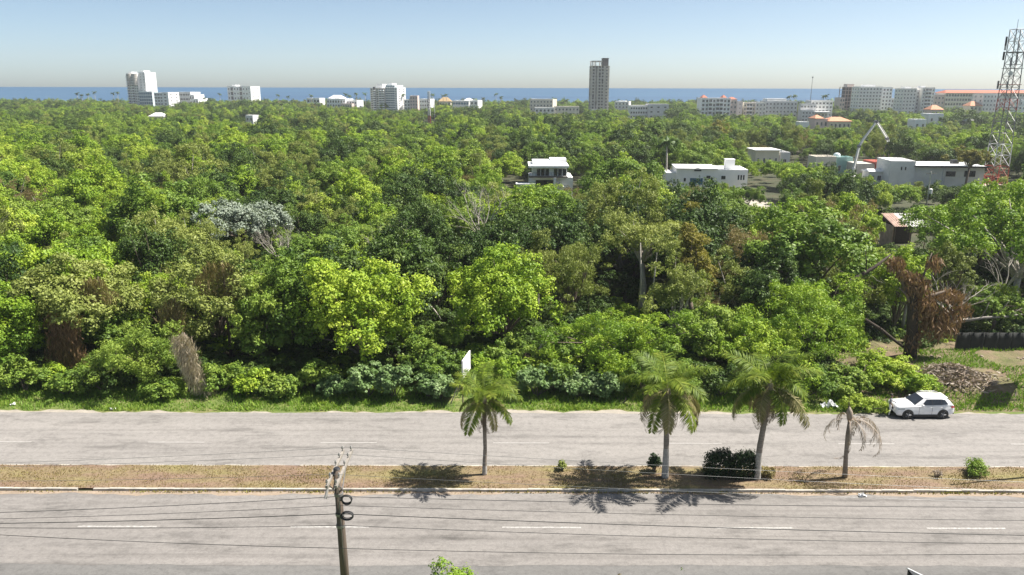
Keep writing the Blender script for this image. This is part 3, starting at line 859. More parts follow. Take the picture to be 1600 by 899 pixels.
b = Bld('apartment_block', 'small white block with round-topped roof house right of the concrete tower', 960, 982, 720, 172, yaw=math.radians(-18))
block(b.root, b.x(960), b.x(982), 0, 12, 0, b.z(160), 'off_white', 4, 4, 0.35, 0.45); roof_box(b, 965, 976, 158, b.z(160), 3, 9)
b = Bld('school_block', 'long greyish two-wing building half hidden by trees', 985, 1044, 560, 186)
block(b.root, b.x(985), b.x(1012), 2, 13, 0, b.z(166.5), 'off_white', 4, 7, 0.6, 0.4, band='white_paint')
block(b.root, b.x(1012) + 0.02, b.x(1044), 0, 12, 0, b.z(164.5), 'grey_wall', 4, 3, 0.3, 0.3, roof='roof_white')
# --- right centre
b = Bld('hotel_block', 'white hotel with red roof turrets and dark balcony bays', 1094, 1152, 560, 181)
zt = b.z(155)
block(b.root, b.x(1095), b.x(1140), 0, 14, 0, zt, 'white_paint', 6, 8, 0.55, 0.55, balcony=(2, 4, 5))
block(b.root, b.x(1140) + 0.02, b.x(1151), 1, 14, 0, b.z(157), 'pinkish', 5, 2, 0.4, 0.45)
for pa, pb, rr in ((1097, 1104, 151), (1129, 1134, 151), (1138, 1151, 154)):
    mb = MB(); mb.span((b.x(pa), 2, zt + 0.122), (b.x(pb), 9, b.z(rr + 2))); mb.build('turret', M['white_paint'], b.root)
    pitched(b.root, b.x(pa), b.x(pb), 2, 9, b.z(rr + 2) + 0.23, 1.6, 'tile_red', 0.3, 0.4)
b = Bld('apartment_block', 'plain pale grey end block beside the red-turreted hotel', 1143, 1161, 575, 180)
block(b.root, b.x(1145), b.x(1161), 3, 14, 0, b.z(160), 'grey_wall', 5, 2, 0.2, 0.25)
b = Bld('apartment_block', 'cream and grey apartment row beside the red-turreted hotel', 1160, 1196, 580, 181)
block(b.root, b.x(1161), b.x(1179), 0, 12, 0, b.z(162), 'cream', 5, 4, 0.45, 0.45, balcony=(1, 2)); block(b.root, b.x(1179) + 0.02, b.x(1195), -1, 12, 0, b.z(161.5), 'off_white', 5, 3, 0.35, 0.4)
b = Bld('market_hall', 'grey building under a long bright white flat roof', 1196, 1246, 600, 180)
block(b.root, b.x(1196), b.x(1246), 2, 16, 0, b.z(160), 'grey_wall', 5, 9, 0.4, 0.4); roof_box(b, 1199, 1229, 154.5, b.z(160), 3, 14, 'roof_white')
b = Bld('apartment_block', 'stepped white apartment block with long white canopy', 1248, 1308, 540, 191)
block(b.root, b.x(1270), b.x(1304), 6, 17, 0, b.z(159), 'off_white', 6, 6, 0.5, 0.4, band='white_paint')
block(b.root, b.x(1250), b.x(1275), 2, 5.9, 0, b.z(164), 'grey_wall', 5, 5, 0.5, 0.4); block(b.root, b.x(1250), b.x(1270), -2, 1.9, 0, b.z(174), 'grey_wall', 4, 4, 0.5, 0.4)
mb = MB(); mb.span((b.x(1268), -2.5, b.z(176)), (b.x(1296), 5.5, b.z(174.5))); mb.span((b.x(1294.5), -2, 0), (b.x(1295.5), -1.4, b.z(176) - 0.003)); mb.span((b.x(1294.5), 4, 0), (b.x(1295.5), 4.6, b.z(176) - 0.003)); mb.build('canopy', M['roof_white'], b.root)
b = Bld('tiled_house', 'orange tile-roofed house with salmon walls among the trees', 1271, 1328, 395, 199)
block(b.root, b.x(1273), b.x(1293), 0, 9, 0, b.z(187), 'pinkish', 2, 3, 0.4, 0.4, parapet=0.3); block(b.root, b.x(1293) + 0.02, b.x(1326), -2, 10, 0, b.z(190), 'cream', 2, 5, 0.4, 0.4, parapet=0)
pitched(b.root, b.x(1293), b.x(1326), -2, 10, b.z(190) + 0.23, b.z(184) - b.z(190), 'tile_orange', 0.6, 0.3); pitched(b.root, b.x(1273), b.x(1286), 0, 9, b.z(187) + 0.55, 1.6, 'tile_orange', 0.3, 0.4)
# --- far right skyline
b = Bld('frame_building', 'red-brown open building frame under construction with grid of floors', 1310, 1346, 640, 172)
R = b.root; zt = b.z(136); NF = 9
for i in range(1, NF + 1):
    mb = MB(); mb.span((b.x(1318), 0, zt * i / NF - 0.25), (b.x(1345), 13, zt * i / NF)); mb.build('floor_slab', M['pinkish'], R)
for j in range(7):
    for yy in (0.3, 12.4):
        mb = MB(); x = b.x(1318) + 0.3 + (b.x(1345) - b.x(1318) - 0.6) * j / 6; mb.span((x - 0.25, yy - 0.2, 0), (x + 0.25, yy + 0.2, zt - 0.26)); mb.build('column', M['tin_rust'], R)
mb = MB(); mb.span((b.x(1319), 8, 0), (b.x(1344), 8.3, zt - 0.27)); mb.build('shade_core_wall', M['concrete_dark'], R)  # same near-black inner wall, interior shade put into the colour
roof_box(b, 1322, 1333, 131.5, zt, 3, 10, 'concrete'); block(R, b.x(1310), b.x(1317.8), -1, 10, 0, b.z(154), 'pinkish', 5, 2)
b = Bld('apartment_tower', 'pale grey slab tower right of the open building frame', 1338, 1376, 600, 172)
block(b.root, b.x(1340), b.x(1375), 0, 14, 0, b.z(137), 'off_white', 10, 7, 0.4, 0.4, side=-1, side_cols=3, band='white_paint'); roof_box(b, 1350, 1366, 132.5, b.z(137), 3, 10)
b = Bld('apartment_tower', 'white tower with dark loggias and low wing right of the slab tower', 1375, 1404, 620, 171)
block(b.root, b.x(1376), b.x(1391), 0, 12, 0, b.z(138), 'white_paint', 9, 3, 0.45, 0.5, side=-1, side_cols=2); block(b.root, b.x(1391) + 0.02, b.x(1403), 0, 11, 0, b.z(155), 'white_paint', 5, 3, 0.5, 0.5)
b = Bld('apartment_tower', 'stepped white tower pair with rooftop tanks near the orange roofs', 1405, 1456, 560, 176)
block(b.root, b.x(1408), b.x(1428), 0, 13, 0, b.z(140), 'off_white', 10, 4, 0.4, 0.4, side=-1, side_cols=3)
block(b.root, b.x(1428) + 0.02, b.x(1436), 3, 13, 0, b.z(143), 'grey_wall', 9, 2, 0.5, 0.5); block(b.root, b.x(1436) + 0.02, b.x(1455), -1, 13, 0, b.z(138.5), 'off_white', 10, 4, 0.4, 0.4, balcony=(1, 2))
roof_box(b, 1412, 1422, 135.5, b.z(140), 3, 9); roof_box(b, 1438, 1444, 134.5, b.z(138.5), 3, 9)
b = Bld('long_hotel', 'long red-roofed hotel with four rows of dark windows', 1458, 1640, 640, 169)
zt = b.z(146)
block(b.root, b.x(1475), b.x(1514), 0, 16, 0, zt, 'cream', 6, 9, 0.7, 0.5, parapet=0, band='off_white'); block(b.root, b.x(1514) + 0.02, b.x(1638), 2, 16, 0, zt, 'off_white', 6, 24, 0.5, 0.45, parapet=0)
pitched(b.root, b.x(1475), b.x(1638), 0, 16, zt + 0.24, b.z(141.5) - zt, 'tile_red', 0.8, 0.05); block(b.root, b.x(1459), b.x(1474.9), 1, 14, 0, b.z(150), 'pinkish', 5, 3, 0.4, 0.4)
b = Bld('tiled_house', 'small orange-roofed house in front of the long red-roofed hotel', 1453, 1474, 520, 178)
block(b.root, b.x(1454), b.x(1473), 0, 9, 0, b.z(172), 'pinkish', 2, 3, parapet=0); pitched(b.root, b.x(1454), b.x(1473), 0, 9, b.z(172) + 0.23, b.z(165) - b.z(172), 'tile_orange', 0.5, 0.35)
b = Bld('tiled_house', 'orange gabled house against the middle of the long hotel', 1514, 1534, 560, 174)
block(b.root, b.x(1515), b.x(1533), 0, 9, 0, b.z(166), 'cream', 3, 3, parapet=0); pitched(b.root, b.x(1515), b.x(1533), 0, 9, b.z(166) + 0.23, b.z(159) - b.z(166), 'tile_orange', 0.5, 0.35)
b = Bld('apartment_block', 'pale grey-white block left of the lattice tower on the skyline', 1533, 1561, 560, 172)
block(b.root, b.x(1534), b.x(1560), 0, 13, 0, b.z(148), 'off_white', 7, 5, 0.35, 0.4, side=-1, side_cols=2)
b = Bld('apartment_block', 'white low block right of the lattice tower on the skyline', 1582, 1630, 540, 174)
block(b.root, b.x(1584), b.x(1628), 0, 13, 0, b.z(158), 'white_paint', 5, 7, 0.4, 0.4)
b = Bld('small_house', 'bright white box house above a dark tree near the skyline', 1447, 1476, 430, 193)
block(b.root, b.x(1449), b.x(1473), 0, 9, 0, b.z(180), 'white_paint', 2, 2, 0.2, 0.25)
b = Bld('small_house', 'white cube house with shaded porch beside the boom tip', 1426, 1447, 380, 201)
block(b.root, b.x(1428), b.x(1446), 0, 7, 0, b.z(189), 'white_paint', 2, 2, 0.3, 0.3)
b = Bld('small_house', 'small white gable house between the trees left of the lattice tower', 1514, 1532, 400, 197)
block(b.root, b.x(1516), b.x(1529), 0, 7, 0, b.z(190), 'white_paint', 2, 2, 0.3, 0.35, parapet=0); pitched(b.root, b.x(1516), b.x(1529), 0, 7, b.z(190) + 0.23, 1.2, 'roof_white', 0.3, 0.1)
b = Bld('small_house', 'low white roof just showing above the scrub by the stepped block', 1252, 1262, 380, 196)
block(b.root, b.x(1250), b.x(1264), 0, 6, 0, b.z(193), 'white_paint', 1, 2)

# --- houses in the forest
b = Bld('villa', 'white two-storey villa with dark glazed upper floor and flat overhanging roof', 806, 897, 168, 291)
R = b.root; z1 = b.z(277.5); z2 = b.z(262.5)
block(R, b.x(827), b.x(895), 0, 9, 0, z1, 'white_paint', 1, 0, parapet=0)
mb = MB(); mb.span((b.x(826), -1.8, z1 + 0.125), (b.x(886), 0.3, z1 + 0.30)); mb.build('terrace', M['concrete_dark'], R)
w = block(R, b.x(832), b.x(886), 0.6, 8, z1 + 0.125, z2, 'white_paint', 0, 0, parapet=0)
gw = (b.x(885) - b.x(838)); wm = window_mesh(gw / 7 * 0.84, (z2 - z1) * 0.72, 'glass', 'white_paint', 0)
for j in range(7):
    if j == 3: continue
    inst('window', wm, w, (b.x(838) + gw * (j + 0.5) / 7, 0.596, (z1 + z2) / 2 + 0.02))
mb = MB(); mb.span((b.x(825.5), -1.4, z2 + 0.125), (b.x(888), 8.6, z2 + 0.55)); mb.build('roof_slab', M['roof_white'], R)
mb = MB(); mb.span((b.x(832), 2.5, z2 + 0.552), (b.x(866), 7.5, b.z(253.5))); mb.span((b.x(860), 3.5, z2 + 0.552), (b.x(886), 8, b.z(251))); mb.build('roof_house', M['white_paint'], R)
for k in range(9):
    mb = MB(); x = b.x(827) + (b.x(866) - b.x(827)) * k / 8; mb.span((x - 0.03, -1.75, z1 + 0.302), (x + 0.03, -1.69, z1 + 1.15)); mb.build('railing_post', M['dark_metal'], R)
mb = MB(); mb.span((b.x(826), -1.76, z1 + 1.152), (b.x(867), -1.68, z1 + 1.2)); mb.build('handrail', M['dark_metal'], R)
mb = MB(); mb.span((b.x(806), -2.5, 0), (b.x(836), -0.02, b.z(285.5))); mb.build('garden_wall', M['white_paint'], R)
mb = MB(); mb.span((b.x(864), -1.9, z1 - 1.7), (b.x(868), -1.5, z1 + 0.12))
for k in range(8):
    z = z1 - 0.1 - k * 0.24; x = b.x(864) + k * 0.28; mb.span((x, -1.5, z - 0.12), (x + 0.34, -0.4, z))
mb.build('stair', M['white_paint'], R)
gm = window_mesh(2.4, 1.5, 'glass', 'dark_metal', 1)
inst('window', gm, w, (b.x(846), -0.004, z1 - 1.4)); inst('window', gm, w, (b.x(858), -0.004, z1 - 1.4))

b = Bld('bungalow', 'long low white house with blue double window and square chimney stack', 1043, 1170, 176, 289, yaw=math.radians(-5))
R = b.root; zt = b.z(267.5)
w = block(R, b.x(1057), b.x(1166), 0, 10, 0, zt, 'white_paint', 1, 0, parapet=0.35)
inst('window', window_mesh(2.9, 1.5, 'glass_blue', 'white_paint', 1), w, (b.x(1088), -0.004, b.z(284)))
sm = window_mesh(0.95, 0.8, 'glass', 'white_paint', 0)
for px in (1106, 1129): inst('window', sm, w, (b.x(px), -0.004, b.z(277.5)))
inst('window', window_mesh(0.5, 0.8, 'glass', 'white_paint', 0), w, (b.x(1070), -0.004, b.z(281.5)))
tm = window_mesh(0.35, 1.1, 'glass', 'white_paint', 0)
for px in (1152, 1156, 1160): inst('window', tm, w, (b.x(px), -0.004, b.z(277)))
block(R, b.x(1042), b.x(1056.9), 1, 8, 0, b.z(273), 'white_paint', 1, 0, parapet=0.2)
mb = MB(); mb.span((b.x(1135), 3, zt + 0.122), (b.x(1149), 5.2, b.z(252))); mb.span((b.x(1134.5), 2.9, b.z(252) + 0.002), (b.x(1149.5), 5.3, b.z(252) + 0.2)); mb.build('chimney', M['white_paint'], R)
mb = MB(); mb.span((b.x(1056), -0.5, zt + 0.36), (b.x(1120), 9.5, zt + 0.62)); mb.build('roof_slab', M['roof_white'], R)
mb = MB()
pts = [(b.x(1089) + 0.8 * math.cos(math.pi * i / 10), -0.3, zt - 0.02 + 0.75 * math.sin(math.pi * i / 10)) for i in range(11)]
mb.face(pts[::-1]); mb.face([(p[0], 0.002, p[2]) for p in pts])
for i in range(10): mb.face([pts[i], pts[i + 1], (pts[i + 1][0], 0.002, pts[i + 1][2]), (pts[i][0], 0.002, pts[i][2])])
mb.build('arched_vent', M['dark_metal'], R)

b = Bld('workshop', 'long pale grey house with dark-edged flat roof and barred window near the lattice tower', 1391, 1533, 196, 286, yaw=math.radians(-7))
R = b.root; zt = b.z(262)
w = block(R, b.x(1428), b.x(1531), 0, 11, 0, zt, 'off_white', 1, 0, parapet=0)
mb = MB(); mb.span((b.x(1426), -0.9, zt + 0.124), (b.x(1533), 11.6, zt + 0.40)); mb.build('roof_slab', M['dark_metal'], R)
mb = MB(); mb.span((b.x(1426) + 0.3, -0.7, zt + 0.403), (b.x(1533) - 0.3, 11.4, zt + 0.52)); mb.build('roof_deck', M['roof_white'], R)
block(R, b.x(1391), b.x(1427.8), -0.5, 10, 0, b.z(253.5), 'off_white', 1, 0, parapet=0.2)
inst('window', window_mesh(2.5, 1.3, 'glass', 'dark_metal', 3), w, (b.x(1510), -0.004, b.z(271))); inst('window', window_mesh(2.2, 1.1, 'glass', 'dark_metal', 3), w, (b.x(1482), -0.004, b.z(271.5)))
for px in (1407.5, 1413.5): inst('window', window_mesh(0.35, 0.85, 'glass', 'off_white', 0), w, (b.x(px), -0.504, b.z(264)))
mb = MB(); mb.span((b.x(1470), -0.3, 0), (b.x(1474), -0.004, zt - 0.02)); mb.build('pilaster', M['grey_wall'], R)
mb = MB(); mb.span((b.x(1496), 5, zt + 0.522), (b.x(1505), 7, zt + 1.5)); mb.build('water_tank', M['dark_metal'], R)

b = Bld('site_wall_house', 'half-built pinkish block walls with red formwork and starter bars behind the pump boom', 1328, 1392, 212, 268)
R = b.root
mb = MB(); mb.span((b.x(1338), 0, 0), (b.x(1366), 7, b.z(256))); mb.build('wall', M['concrete'], R)
mb = MB(); mb.span((b.x(1366), -0.5, 0), (b.x(1390), 6.5, b.z(257))); mb.span((b.x(1364), -0.8, b.z(257) + 0.003), (b.x(1391), 6.8, b.z(253))); mb.build('formwork', M['steel_red'], R)
for k in range(12):
    mb = MB(); x = b.x(1367) + (b.x(1389) - b.x(1367)) * k / 11; mb.tube([(x, 0.3, b.z(253)), (x + 0.15 * math.sin(k * 2.3), 0.3, b.z(244 + 3 * math.sin(k * 1.7)))], 0.05, 5); mb.build('starter_bar', M['tin_rust'], R)
b = Bld('site_shed', 'low white-roofed site hut in front of the workshop end wall', 1356, 1392, 202, 274)
block(b.root, b.x(1358), b.x(1390), 0, 4, 0, b.z(269.5), 'off_white', 1, 3, 0.5, 0.4, parapet=0); pitched(b.root, b.x(1358), b.x(1390), 0, 4, b.z(269.5) + 0.24, 0.5, 'roof_white', 0.25, 0.05)
b = Bld('site_store', 'pale builder\'s store with mint green water tank left of the boom', 1272, 1334, 218, 258)
block(b.root, b.x(1274), b.x(1306), 0, 6, 0, b.z(249), 'cream', 1, 3, 0.4, 0.4); block(b.root, b.x(1306) + 0.02, b.x(1333), 0.5, 5, 0, b.z(250), 'plastic_green', 1, 2, 0.3, 0.3)
mb = MB(); x = b.x(1313); zz = b.z(250) + 0.12
mb.tube([(x, 3, zz + 0.003), (x, 3, zz + 1.2), (x, 3, zz + 1.5), (x, 3, zz + 1.62)], [0.95, 0.95, 0.6, 0.25], 16); mb.build('water_tank', M['pale_blue'], b.root, True)
b = Bld('flat_house', 'low house with long white flat roof and grey end wall half hidden by trees', 1178, 1236, 235, 250)
block(b.root, b.x(1180), b.x(1217), 0, 8, 0, b.z(239.5), 'cream', 1, 4, 0.3, 0.4); mb = MB(); mb.span((b.x(1178), -0.8, b.z(239.5) + 0.72), (b.x(1219), 8.5, b.z(239.5) + 1.0)); mb.build('roof_slab', M['roof_white'], b.root)
block(b.root, b.x(1219), b.x(1235), 0.5, 8, 0, b.z(242), 'grey_wall', 1, 1, 0.3, 0.4)

# open shed with sheet-metal roof
b = Bld('tin_shed', 'open-fronted shed under a two-tone sheet-metal roof with dark interior', 1384, 1452, 118, 374)
R = b.root; zr = b.z(352); x0, x1 = b.x(1394), b.x(1448)
mb = MB(); xs = np.linspace(x0, x1, 28); P = []
for i, x in enumerate(xs):
    zz = 0.05 * (1 if i % 2 else -1)
    P.append(((x, -0.4, zr - 0.15 + zz), (x, 4.6, zr + 1.15 + zz)))
for i in range(27):
    a_, b_ = P[i]; c_, d_ = P[i + 1]; k = 0 if i > 9 else 1
    mb.face([a_, c_, d_, b_], k); mb.face([(b_[0], b_[1], b_[2] - 0.03), (d_[0], d_[1], d_[2] - 0.03), (c_[0], c_[1], c_[2] - 0.03), (a_[0], a_[1], a_[2] - 0.03)], k)
mb.build('roof_sheet', [M['tin'], M['tin_rust']], R)
for x in (x0 + 0.3, (x0 + x1) / 2, x1 - 0.3):
    mb = MB(); mb.tube([(x, 0.0, 0), (x, 0.0, zr - 0.16)], 0.07, 6); mb.build('post', M['bark'], R)
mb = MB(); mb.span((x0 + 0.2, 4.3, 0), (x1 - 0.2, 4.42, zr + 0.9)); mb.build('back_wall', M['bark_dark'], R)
mb = MB(); mb.span((x0 + 0.1, 0.3, 0), (x0 + 0.22, 4.2, zr - 0.2)); mb.build('side_wall', M['tin_rust'], R)
keep_clear(b.xc, 116, 4)
mb = MB(); p = at_dist(1375, 352, 124)
t = thing('wood_awning', (p.x, 124, 0), 'dark timber lean-to awning behind the sheet-metal shed', 'shed')
mb.span((-2.6, 0, p.z - 0.1), (2.4, 3.2, p.z + 0.12)); mb.build('roof_slab', M['bark_dark'], t)
for x in (-2.4, 2.2):
    mb = MB(); mb.tube([(x, 0.15, 0), (x, 0.15, p.z - 0.1)], 0.08, 6); mb.build('post', M['bark'], t)
pth = at_ground(1420, 384); 
mb = MB()
mb.face([(pth.x - 3.5, 106, 0.02), (pth.x + 3, 108, 0.02), (pth.x + 3.6, 117, 0.02), (pth.x - 2.2, 117.5, 0.02)])
tag(mb.build('yard', M['path']), kind='structure'); keep_clear(pth.x, 110, 5)
sight(1398, 1446, 386, 116)
mb = MB(); a = at_ground(1182, 312); c = at_ground(1215, 335)
mb.face([(a.x - 4, a.y + 6, 0.02), (a.x + 2, a.y + 6, 0.02), (c.x + 3.2, c.y - 2, 0.02), (c.x - 1.5, c.y - 3, 0.02)])
tag(mb.build('dirt_track', M['path']), kind='structure')
for k in range(5): q = a.lerp(c, k / 4); keep_clear(q.x, q.y, 3.4)
sight(1186, 1212, 326, 150)

# ------------------------------------------------------------------ masts, lattice tower, pump boom
def lattice(name, label, base, h, w0, w1, nsec, segs, lean=(0, 0), r=0.1):
    t = thing(name, base, label, 'tower')
    def corner(k, z):
        f = z / h; w = (w0 + (w1 - w0) * min(1, f * 1.15)) / 2
        sx = (-1, 1, 1, -1)[k]; sy = (-1, -1, 1, 1)[k]
        return Vector((sx * w + lean[0] * f, sy * w + lean[1] * f, z))
    zs = [h * i / nsec for i in range(nsec + 1)]
    for i in range(nsec):
        mat = segs[min(int(i / nsec * len(segs)), len(segs) - 1)]
        for k in range(4):
            mb = MB(); mb.tube([corner(k, zs[i]), corner(k, zs[i + 1])], r * 1.25, 6); mb.build('leg_section', M[mat], t)
            k2 = (k + 1) % 4
            mb = MB(); mb.tube([corner(k, zs[i]), corner(k2, zs[i + 1])], r * 0.6, 5); mb.tube([corner(k2, zs[i]), corner(k, zs[i + 1])], r * 0.6, 5)
            mb.tube([corner(k, zs[i + 1]), corner(k2, zs[i + 1])], r * 0.6, 5); mb.build('cross_brace', M[mat], t)
    return t, corner
dT = 196.0
pt = at_dist(1586, 46, dT); pb = at_dist(1556, 292, dT)
tw, corner = lattice('lattice_tower', 'tall red and white lattice telecom tower with antenna panels', ((pt.x + pb.x) / 2 + 0.2, dT, 0), pt.z, 4.0, 2.6, 14,
                     ['steel_red', 'steel_white', 'steel_grey', 'steel_grey', 'steel_red', 'steel_grey', 'steel_grey', 'steel_grey', 'steel_grey'], r=0.085)
hT = pt.z
for f in (0.52, 0.66, 0.76, 0.86):
    mb = MB(); z = hT * f; a = corner(0, z); c = corner(2, z)
    mb.span((a.x - 0.3, a.y - 0.3, z), (c.x + 0.3, c.y + 0.3, z + 0.12)); mb.build('platform', M['steel_red'] if f == 0.66 else M['steel_grey'], tw)
pr = random.Random(3)
for k in range(16):
    z = hT * pr.choice((0.80, 0.84, 0.88, 0.90, 0.93, 0.66, 0.55)); q = corner(pr.randrange(4), z)
    mb = MB(); mb.box((q.x * 1.25, q.y * 1.25, z), (0.32, 0.32, pr.uniform(1.3, 2.2))); mb.tube([(q.x, q.y, z), (q.x * 1.25, q.y * 1.25, z)], 0.06, 5)
    mb.build('antenna_panel', M['steel_grey'] if k % 3 else M['steel_white'], tw)
mb = MB(); q = corner(0, hT * 0.73); mb.tube([(q.x - 0.3, q.y - 0.4, q.z), (q.x - 0.3, q.y - 0.9, q.z)], [0.2, 0.55], 14); mb.build('dish_antenna', M['steel_white'], tw)
mb = MB(); q = corner(0, hT); mb.tube([q, q + Vector((0, 0, 2.2))], 0.05, 5); mb.build('lightning_rod', M['steel_grey'], tw)
mb = MB(); mb.span((-4.4, -3.6, 0), (3.4, 3.6, 0.5)); mb.build('plinth', M['pinkish'], tw)
keep_clear(pb.x, dT, 6); sight(1535, 1578, 287, dT)
p = at_dist(670, 150, 520); sight(663, 677, 192, 520); keep_clear(p.x, 520, 6)
t, _ = lattice('radio_mast', 'thin red and white lattice radio mast in the forest before the coast', (p.x, 520, 0), at_dist(670, 143, 520).z, 1.6, 1.2, 14, ['steel_red', 'steel_white', 'steel_grey', 'steel_white'], r=0.16)
for dx in (-3.6, 3.6):
    mb = MB(); mb.tube([(dx, 0, 0), (dx, 0, 12 + dx)], 0.14, 6); mb.build('side_pole', M['steel_white'], t)
p = at_dist(1270, 119, 600)
mb = MB(); t = thing('thin_mast', (p.x, 600, 0), 'very thin grey pole mast rising above the coastal roofs', 'mast')
mb.tube([(0, 0, 0), (0, 0, p.z * 0.6), (0, 0, p.z)], [0.3, 0.22, 0.1], 8); mb.build('pole', M['steel_grey'], t)
mb = MB(); mb.box((0, 0, p.z * 0.97), (0.8, 0.8, 0.8)); mb.build('beacon', M['steel_grey'], t)
# concrete pump boom
dB = 206.0
pts = [at_dist(*q, dB) for q in ((1334, 262), (1342, 229), (1347, 220), (1369, 190.5), (1386, 217), (1386.5, 222), (1379, 246))]
base = Vector((pts[0].x, dB, 0))
t = thing('pump_boom', base, 'white concrete pump boom folded in an arch above the building site', 'crane')
L = [q - base for q in pts]
mb = MB(); mb.tube([(0, 0, 0), L[0]], [0.6, 0.45], 8); mb.box((0, 0, 1.0), (2.4, 6.0, 1.6)); mb.build('pump_base', M['steel_white'], t)
for a_, b_, r_ in ((0, 1, 0.34), (1, 2, 0.34), (2, 3, 0.27), (3, 4, 0.22), (4, 5, 0.2), (5, 6, 0.09)):
    mb = MB(); mb.tube([L[a_], L[b_]], [r_, r_ * 0.9], 4)
    if r_ > 0.1:
        off = Vector((0.25, -0.4, 0.1)); mb.tube([L[a_] + off, L[b_] + off], 0.08, 6)
    mb.build('boom_arm' if r_ > 0.1 else 'end_hose', M['steel_white'] if r_ > 0.1 else M['cable'], t)
for k in (1, 3, 4):
    mb = MB(); mb.tube([L[k] - Vector((0, 0.5, 0)), L[k] + Vector((0, 0.5, 0))], 0.38, 10); mb.build('joint', M['steel_grey'], t)
keep_clear(base.x, dB, 4)
# service pole with transformer among the trees
p0 = at_dist(1455, 268, 152)
t = thing('service_pole', (p0.x, 152, 0), 'slim grey service pole carrying a white transformer among the trees', 'utility pole')
mb = MB(); mb.tube([(0, 0, 0), (0, 0, p0.z)], [0.17, 0.11], 8); mb.build('pole', M['concrete'], t)
zt_ = at_dist(1457, 299, 152).z
mb = MB(); mb.tube([(0.45, 0, zt_ - 0.5), (0.45, 0, zt_ + 0.4), (0.45, 0, zt_ + 0.52)], [0.3, 0.3, 0.12], 12); mb.tube([(0, 0, zt_), (0.45, 0, zt_)], 0.06, 5); mb.build('transformer', M['white_paint'], t)
mb = MB(); mb.span((-0.9, -0.06, p0.z - 0.5), (0.9, 0.06, p0.z - 0.38)); mb.build('crossarm', M['wood_arm'], t)
sight(1452, 1460, 318, 152)

# ------------------------------------------------------------------ forest edge: the trees one can tell apart
# own shapes for the two large trees of the edge
def own_tree(px, top, wpx, d, mat, label, seed, z0=0.6, nl=90, lr=1.0, nleaf=16000, L=0.32, name='forest_tree', bark='bark', **kw):
    p = at_dist(px, top, d); w = wpx * px_m(px, d, (top + 560) / 2)
    kw.setdefault('fill', 0.25)
    V, tt, c, lrad = crown_arrays(seed, w / 2, z0, p.z, nl, lr, nleaf, L, **kw)
    t = thing(name, (p.x, d, 0), label, 'tree')
    link(bpy.data.objects.new('crown', quad_mesh('crown', V, tt, M[mat])), t)
    mb = MB(); limbs(mb, seed, c, max(z0 * 1.3, 1.6), 0.05 * p.z / 2 + 0.05, 18); mb.build('trunk', M[bark], t, True)
    TREES.append((p.x, d, w / 2))
    return t
own_tree(560, 400, 175, 64, 'leaf_bright', 'large yellow-green broadleaf tree bulging out of the forest edge, pale new leaves', 101, 1.0, 95, 1.0, 17000, 0.34, irregular=0.3, lowcut=-0.6)
own_tree(470, 395, 150, 66.5, 'leaf_mid', 'large mid green tree growing into the yellow-green tree at the forest edge', 102, 0.8, 85, 1.0, 15000, 0.33, lowcut=-0.6)
own_tree(785, 392, 175, 70, 'leaf_bright', 'tall fresh green tree standing alone behind the white sign board', 103, 1.2, 95, 1.0, 16000, 0.34, irregular=0.35, lowcut=-0.55)
own_tree(1268, 435, 225, 66, 'leaf_bright', 'broad bright green feathery thicket tree behind the parked car, left of the dead tree', 104, 0.2, 150, 0.85, 20000, 0.32, W=0.32, jitter=0.6, irregular=0.4, up=0.6, lowcut=-0.7)
own_tree(1195, 512, 175, 61.5, 'leaf_bright', 'rounded green thicket tree behind the leaning palm', 105, 0.1, 90, 0.8, 13000, 0.31, W=0.4, irregular=0.35, lowcut=-0.7)
own_tree(970, 492, 200, 64, 'leaf_bright', 'low wide grass-green bushy tree behind the middle palm', 106, 0.1, 110, 0.75, 15000, 0.29, W=0.36, jitter=0.6, irregular=0.4, lowcut=-0.7)
own_tree(222, 503, 155, 60.5, 'leaf_mid', 'feathery green small tree in front of the vine-smothered trees', 107, 0.1, 90, 0.72, 13000, 0.28, W=0.3, jitter=0.7, irregular=0.45, up=0.65, lowcut=-0.7)
own_tree(102, 415, 165, 65, 'leaf_olive', 'tree smothered in yellow-green creeper above a dry vine curtain', 108, 2.6, 100, 0.95, 15000, 0.33, irregular=0.4, lowcut=-0.3)
own_tree(330, 385, 190, 68, 'leaf_olive', 'olive creeper-covered tree with dry patches between the vine curtains', 109, 0.8, 120, 0.9, 17000, 0.32, irregular=0.45, lowcut=-0.5)
own_tree(372, 316, 150, 101, 'leaf_silver', 'silvery white-leaved tree standing out in the green forest', 110, 3.5, 80, 0.95, 9000, 0.42, irregular=0.3, name='silver_tree', lowcut=-0.15)
own_tree(1612, 289, 290, 84, 'leaf_bright', 'huge spreading light green tree above the black mesh fence', 111, 3.0, 170, 1.15, 24000, 0.37, irregular=0.32, lowcut=-0.35, bark='bark_pale')
own_tree(1180, 352, 120, 88, 'leaf_brown', 'round brownish olive tree with dry twiggy crown', 112, 0.8, 90, 0.75, 10000, 0.30, W=0.25, jitter=0.9, irregular=0.25, lowcut=-0.5)
own_tree(1010, 335, 130, 84, 'leaf_olive', 'thin-crowned grey green tree showing several pale stems', 113, 4.2, 80, 0.85, 9000, 0.33, W=0.4, jitter=0.7, irregular=0.5, bark='bark_pale', lowcut=-0.2)
own_tree(1088, 345, 75, 80, 'leaf_gold', 'small tree with yellow-brown turning crown beside the pale-stemmed tree', 114, 1.5, 50, 0.8, 7000, 0.31, irregular=0.45, lowcut=-0.4)
own_tree(893, 375, 105, 78, 'leaf_olive', 'drooping olive tree with weeping twigs behind the bushy tree', 115, 1.0, 80, 0.7, 10000, 0.34, W=0.24, droop=0.9, jitter=0.7, irregular=0.35, lowcut=-0.6)
